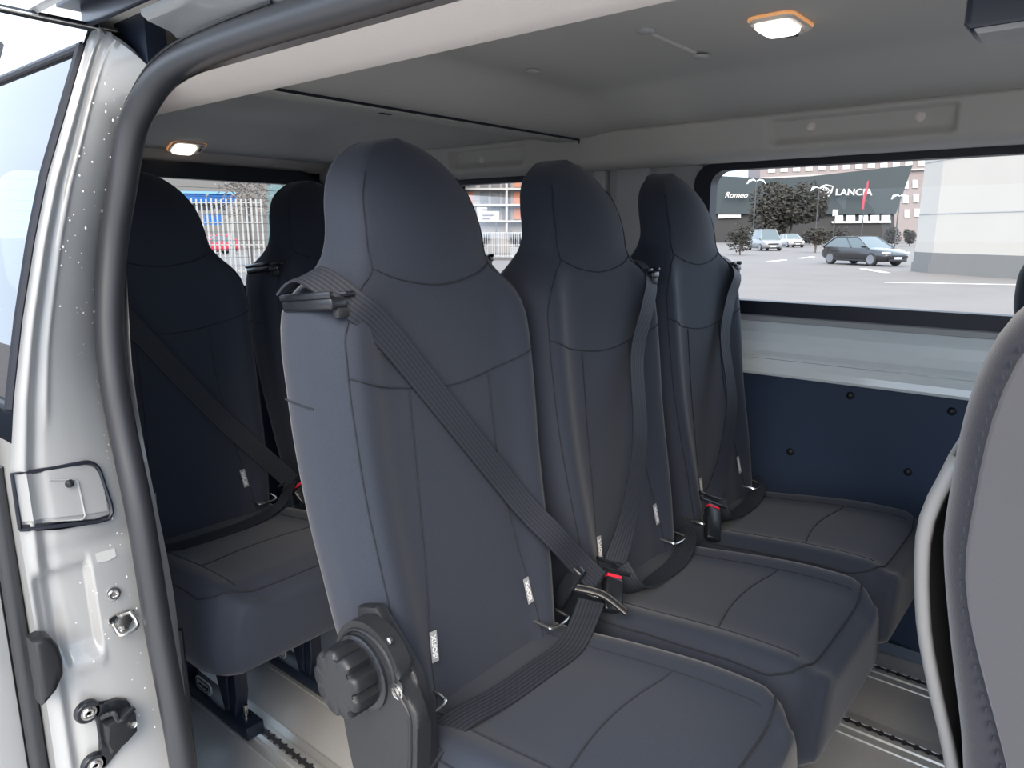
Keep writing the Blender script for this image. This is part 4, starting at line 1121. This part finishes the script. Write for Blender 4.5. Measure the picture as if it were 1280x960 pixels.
def rear_outside():
    # ---- seen through the rear side window: flats, dark sign panel, planters
    WALL = mat('grey_flats_render', (.28, .26, .255, 1), .8); SLAB = mat('balcony_slab_white', (.40, .39, .38, 1), .7); OR = mat('orange_blind', (.42, .17, .10, 1), .7); SHADE = mat('deep_balcony_glass', (.12, .12, .13, 1), .4)
    DK = mat('teal_dark_panel', (.03, .065, .095, 1), .5); LW = OUTW
    D = 62
    q = wall_plane(500, 665, D)
    e = empty('block_of_flats', q(610, 322), 'grey block of flats with balconies and orange blinds beyond the rear side window', 'building')
    def rel(p): return p-e.location
    bk = Vector((-5, 3.5, 0)); fw = Vector((.82, -.57, 0))
    m = MB(); m.prism([rel(p) for p in (q(360, 190), q(668, 180), q(668, 322), q(360, 322))], bk); m.build('wall', WALL, e, smooth=False)
    for v in (206, 237, 257, 277):
        m = MB(); m.prism([rel(p)+fw*.8 for p in (q(360, v-1.5), q(664, v-1.5), q(664, v+.8), q(360, v+.8))], bk*.16); m.build('balcony_slab', SLAB, e, smooth=False)
    for k, u in enumerate((590, 606, 620, 634, 648)):
        for v0, v1 in ((214, 234), (240, 255), (260, 274)):
            mt = OR if u == 648 or (u == 590 and v0 == 240) else SHADE
            wd = 8 if mt is OR else 10
            m = MB(); m.prism([rel(p)+fw*.1 for p in (q(u-6, v0), q(u-6+wd, v0), q(u-6+wd, v1), q(u-6, v1))], bk*.02); m.build('blind' if mt is OR else 'window', mt, e, smooth=False)
    for u in (631, 662):
        m = MB(); m.prism([rel(p)+fw*.7 for p in (q(u-1, 200), q(u+1, 200), q(u+1, 290), q(u-1, 290))], bk*.06); m.build('pilaster', SLAB, e, smooth=False)
    m = MB(); m.prism([rel(p)+fw*.85 for p in (q(594, 246), q(600, 252), q(612, 252), q(612, 246))], bk*.02)
    m.bm.free()
    D2 = 52
    q2 = wall_plane(661, 697, D2)
    # dark sign pylon with lettering
    e = empty('sign_pylon', q2(682, 318), 'tall dark teal sign panel with white lettering beyond the rear side window', 'sign')
    def r2(p): return p-e.location
    m = MB(); m.prism([r2(p) for p in (q2(661, 200), q2(697, 200), q2(697, 318), q2(661, 318))], (-.3, .2, 0)); m.build('panel', DK, e, smooth=False)
    m = MB(); m.prism([r2(p) for p in (q2(697, 200), q2(712, 200), q2(712, 318), q2(697, 318))], (-.3, .2, 0)); m.build('side_strip', mat('beige_strip', (.70, .55, .45, 1), .7), e, smooth=False)
    dx = (q2(690, 232)-q2(668, 232)).normalized(); M = frame_M(r2(q2(679, 232))+Vector((.06, -.04, 0)), dx, (0, 0, 1)); text('lettering', 'Electric', .52, OUTW, M, e, ext=.01)
    # white board on a wall
    D3 = 56
    q3 = wall_plane(596, 624, D3)
    e = empty('white_board', q3(611, 322), 'white notice board on posts left of the sign panel', 'sign')
    def r3(p): return p-e.location
    for a in ((596, 259, 609, 264, 'board'), (597, 264, 624, 277, 'board')):
        m = MB(); m.prism([r3(p) for p in (q3(a[0], a[1]), q3(a[2], a[1]), q3(a[2], a[3]), q3(a[0], a[3]))], (-.06, .04, 0)); m.build('board', LW, e, smooth=False)
    m = MB()
    for u in (600, 621): m.tube([r3(q3(u, 270))+Vector((-.1, .06, 0)), r3(q3(u, 322))+Vector((-.1, .06, 0))], .04, 6)
    m.build('posts', SHADE, e)
    for u, v, wd in ((603, 262, 7), (603, 269, 14), (603, 273, 9)):
        m = MB(); m.prism([r3(q3(a, b_, -.05)) for a, b_ in ((u, v-.8), (u+wd, v-.8), (u+wd, v+.8), (u, v+.8))], (-.03, .02, 0)); m.build('print', SHADE, e, smooth=False)
    # mesh fence
    e = empty('fence', ground(628, 324), 'thin grey railing along the far kerb', 'fence')
    A, B = ground(585, 324)-e.location, ground(668, 324)-e.location
    m = MB()
    for k in range(31):
        p = A.lerp(B, k/30); m.tube([p, p+Vector((0, 0, 1.7))], .018, 4)
    for z in (.2, .9, 1.65): m.tube([A+Vector((0, 0, z)), B+Vector((0, 0, z))], .025, 4)
    m.build('railing', mat('galvanised_rail', (.45, .46, .47, 1), .5), e)
    # planters with shrubs
    LEAF = MATS['olive_leaf']; BARK = MATS['bark']
    def planter(u, v, label, seed, w=.72):
        b = ground(u, v); e = empty('planter', b, label, 'planter', 'white planters by the kerb')
        m = MB(); rows = [[Vector((x*k, y*k, z)) for x, y in rrect(-w/2, -w/2, w/2, w/2, .05, 3)] for k, z in ((.86, 0), (1, .62), (1.04, .64), (1.04, .72), (.92, .72), (.90, .62))]
        V = m.grid(rows, close_v=True); m.cap(V[0], True); m.cap(V[-1]); m.build('tub', mat('white_planter', (.42, .42, .41, 1), .6), e, auto=30)
        rr = random.Random(seed); m = MB()
        for k in range(420):
            a = rr.uniform(0, 2*PI); r0 = rr.uniform(.0, .35); L = rr.uniform(.5, 1.1); el = rr.uniform(.15, 1.2)
            d = Vector((math.cos(a)*math.cos(el), math.sin(a)*math.cos(el), math.sin(el))); s_ = d.cross(Vector((0, 0, 1))).normalized()*.05
            p = Vector((math.cos(a)*r0*.4, math.sin(a)*r0*.4, .72+rr.uniform(0, .35)))+d*rr.uniform(0, .45)
            m.bm.faces.new([m.bm.verts.new(x) for x in (p-s_, p+d*L*.45, p+s_, p-d*.05)])
        m.build('shrub', LEAF, e, smooth=False)
    planter(646, 323, 'white planter with a spiky shrub near the sign panel, left one', 2); planter(663, 323, 'white planter with a spiky shrub right under the sign panel', 3); planter(604, 322, 'white planter partly behind the nearest headrest', 4)
    # kerb
    a, b = ground(585, 325), ground(690, 326)
    m = MB(); d = (b-a); n = Vector((-d.y, d.x, 0)).normalized()
    m.prism([a, b, b+n*1.1, a+n*1.1], (0, 0, .14)); tag(m.build('kerb', mat('grey_kerb', (.10, .095, .095, 1), .8), smooth=False), 'grey kerb along the edge of the car park', 'kerb')
    # ---- seen through the rear window: slatted fence, blue canopy, red car
    FEN = mat('pale_fence_slat', (.33, .32, .31, 1), .7); BLUE = mat('bright_blue_sheet', (.008, .10, .33, 1), .5); SKYB = mat('light_blue_sheet', (.16, .32, .45, 1), .5)
    e = empty('slat_fence', ground(285, 352), 'tall pale slatted fence seen through the rear window', 'fence')
    A, B = ground(175, 352)-e.location, ground(333, 352)-e.location
    Hf = at_dist(285, 249, math.hypot(*ground(285, 352).xy)).z-GZ
    dd = (B-A).normalized(); N = 26
    for k in range(N+1):
        p = A.lerp(B, k/N); m = MB(); M = Matrix.Rotation(math.atan2(dd.y, dd.x), 3, 'Z'); m.box(p+Vector((0, 0, Hf/2)), (.06, .03, Hf*(1 if k % 4 else 1.03)), .006, 1, M=M); m.build('slat', FEN, e)
    m = MB(); nn = Vector((-dd.y, dd.x, 0))
    for z in (.35, Hf*.45, Hf*.72, Hf-.12): m.tube([A+nn*.04+Vector((0, 0, z)), B+nn*.04+Vector((0, 0, z))], .022, 6)
    m.build('cross_rails', mat('fence_rail', (.35, .34, .33, 1), .6), e)
    Dr = 38
    w = wall_plane(190, 297, Dr)
    e = empty('blue_kiosk', w(250, 330), 'bright blue canopy and panel behind the slatted fence', 'kiosk')
    def rw(p): return p-e.location
    bk = Vector((-1.5, .4, 0))
    m = MB(); m.prism([rw(p) for p in (w(190, 241), w(296, 243), w(296, 254), w(190, 252))], bk, .05); m.build('canopy', BLUE, e)
    m = MB(); m.prism([rw(p)+Vector((.1, 0, 0)) for p in (w(190, 238), w(297, 240), w(297, 243), w(190, 241))], bk); m.build('canopy_edge', SKYB, e, smooth=False)
    m = MB(); m.prism([rw(p) for p in (w(256, 268), w(276, 268), w(276, 281), w(256, 281))], bk*.2); m.build('panel', BLUE, e, smooth=False)
    m = MB(); m.prism([rw(p)+bk for p in (w(190, 252), w(296, 252), w(296, 262), w(190, 262))], bk*.1); m.build('back_wall', mat('kiosk_wall', (.20, .19, .19, 1), .8), e, smooth=False)
    m = MB()
    for u in (215, 293): m.tube([rw(w(u, 250))+bk*.3, rw(w(u, 330))+bk*.3], .07, 6)
    m.build('posts', FEN, e)
    car(268, 318, math.radians(-100), CARRED, 'red car parked behind the slatted fence', L=3.8, W=1.7, H=1.5, group=None)
    Dw = 75
    e = empty('pale_building', at_dist(320, 322, Dw), 'pale building behind the slatted fence with a teal end wall', 'building')
    w2_ = wall_plane(150, 334, Dw)
    def w2(u, v): return w2_(u, v)-e.location
    m = MB(); m.prism([w2(150, 222), w2(334, 222), w2(334, 322), w2(150, 322)], (-3, 1, 0)); m.build('wall', mat('beige_wall', (.16, .15, .14, 1), .8), e, smooth=False)
    m = MB(); m.prism([w2(334, 215), w2(372, 215), w2(372, 322), w2(334, 322)], (-3, 1, 0)); m.build('end_wall', mat('teal_wall', (.13, .20, .21, 1), .7), e, smooth=False)
    rr = random.Random(12); b = at_dist(313, 320, 33); b.z = GZ; e = empty('bare_tree', b, 'brownish bare tree top above the slatted fence', 'tree')
    m = MB(); m.tube([(0, 0, 0), (0, 0, 3)], .10, 6); m.build('trunk', BARK, e); m = MB()
    for k in range(800):
        p = Vector((rr.gauss(0, .55), rr.gauss(0, .5), rr.uniform(2.3, 4.0))); d = Vector((rr.gauss(0, 1), rr.gauss(0, 1), rr.gauss(0, .6))).normalized(); s_ = d.orthogonal().normalized()
        m.bm.faces.new([m.bm.verts.new(x) for x in (p-s_*.03, p+d*.22, p+s_*.03)])
    m.build('twigs', mat('brown_twigs', (.20, .17, .15, 1), .9), e, smooth=False)
rear_outside()

# ------------------------------------------------------------------ light
world = bpy.data.worlds.new('overcast'); scene.world = world; world.use_nodes = True
nt = world.node_tree; bg = nt.nodes['Background']
tc = nt.nodes.new('ShaderNodeTexCoord'); sep = nt.nodes.new('ShaderNodeSeparateXYZ'); nt.links.new(tc.outputs['Generated'], sep.inputs[0])
ramp = nt.nodes.new('ShaderNodeValToRGB')
mr = nt.nodes.new('ShaderNodeMapRange'); mr.inputs['From Min'].default_value = -.1; mr.inputs['From Max'].default_value = 1
nt.links.new(sep.outputs['Z'], mr.inputs['Value']); nt.links.new(mr.outputs[0], ramp.inputs[0])
ramp.color_ramp.elements[0].color = (.70, .82, 1.0, 1); ramp.color_ramp.elements[1].color = (.76, .88, 1.05, 1)
nz = nt.nodes.new('ShaderNodeTexNoise'); nz.inputs['Scale'].default_value = 2.5; nz.inputs['Detail'].default_value = 5
nt.links.new(tc.outputs['Generated'], nz.inputs['Vector'])
mx = nt.nodes.new('ShaderNodeMixRGB'); mx.blend_type = 'MULTIPLY'; mx.inputs[0].default_value = .35
nt.links.new(ramp.outputs[0], mx.inputs[1]); nt.links.new(nz.outputs['Fac'], mx.inputs[2]); nt.links.new(mx.outputs[0], bg.inputs['Color'])
bg.inputs['Strength'].default_value = 3.7
sun = bpy.data.lights.new('soft_sun', 'SUN'); sun.energy = 5.4; sun.angle = math.radians(45); sun.color = (1, .83, .64)
so = bpy.data.objects.new('soft_sun', sun); COL.objects.link(so)
so.rotation_euler = Vector((-.45, .75, -.62)).to_track_quat('-Z', 'Y').to_euler()

vs = scene.view_settings
scene.display_settings.display_device = 'sRGB'
vs.view_transform = 'Standard'; vs.look = 'None'; vs.exposure = 0; vs.gamma = 1; vs.use_curve_mapping = False
scene.cycles.max_bounces = 10; scene.cycles.diffuse_bounces = 5; scene.cycles.transparent_max_bounces = 12
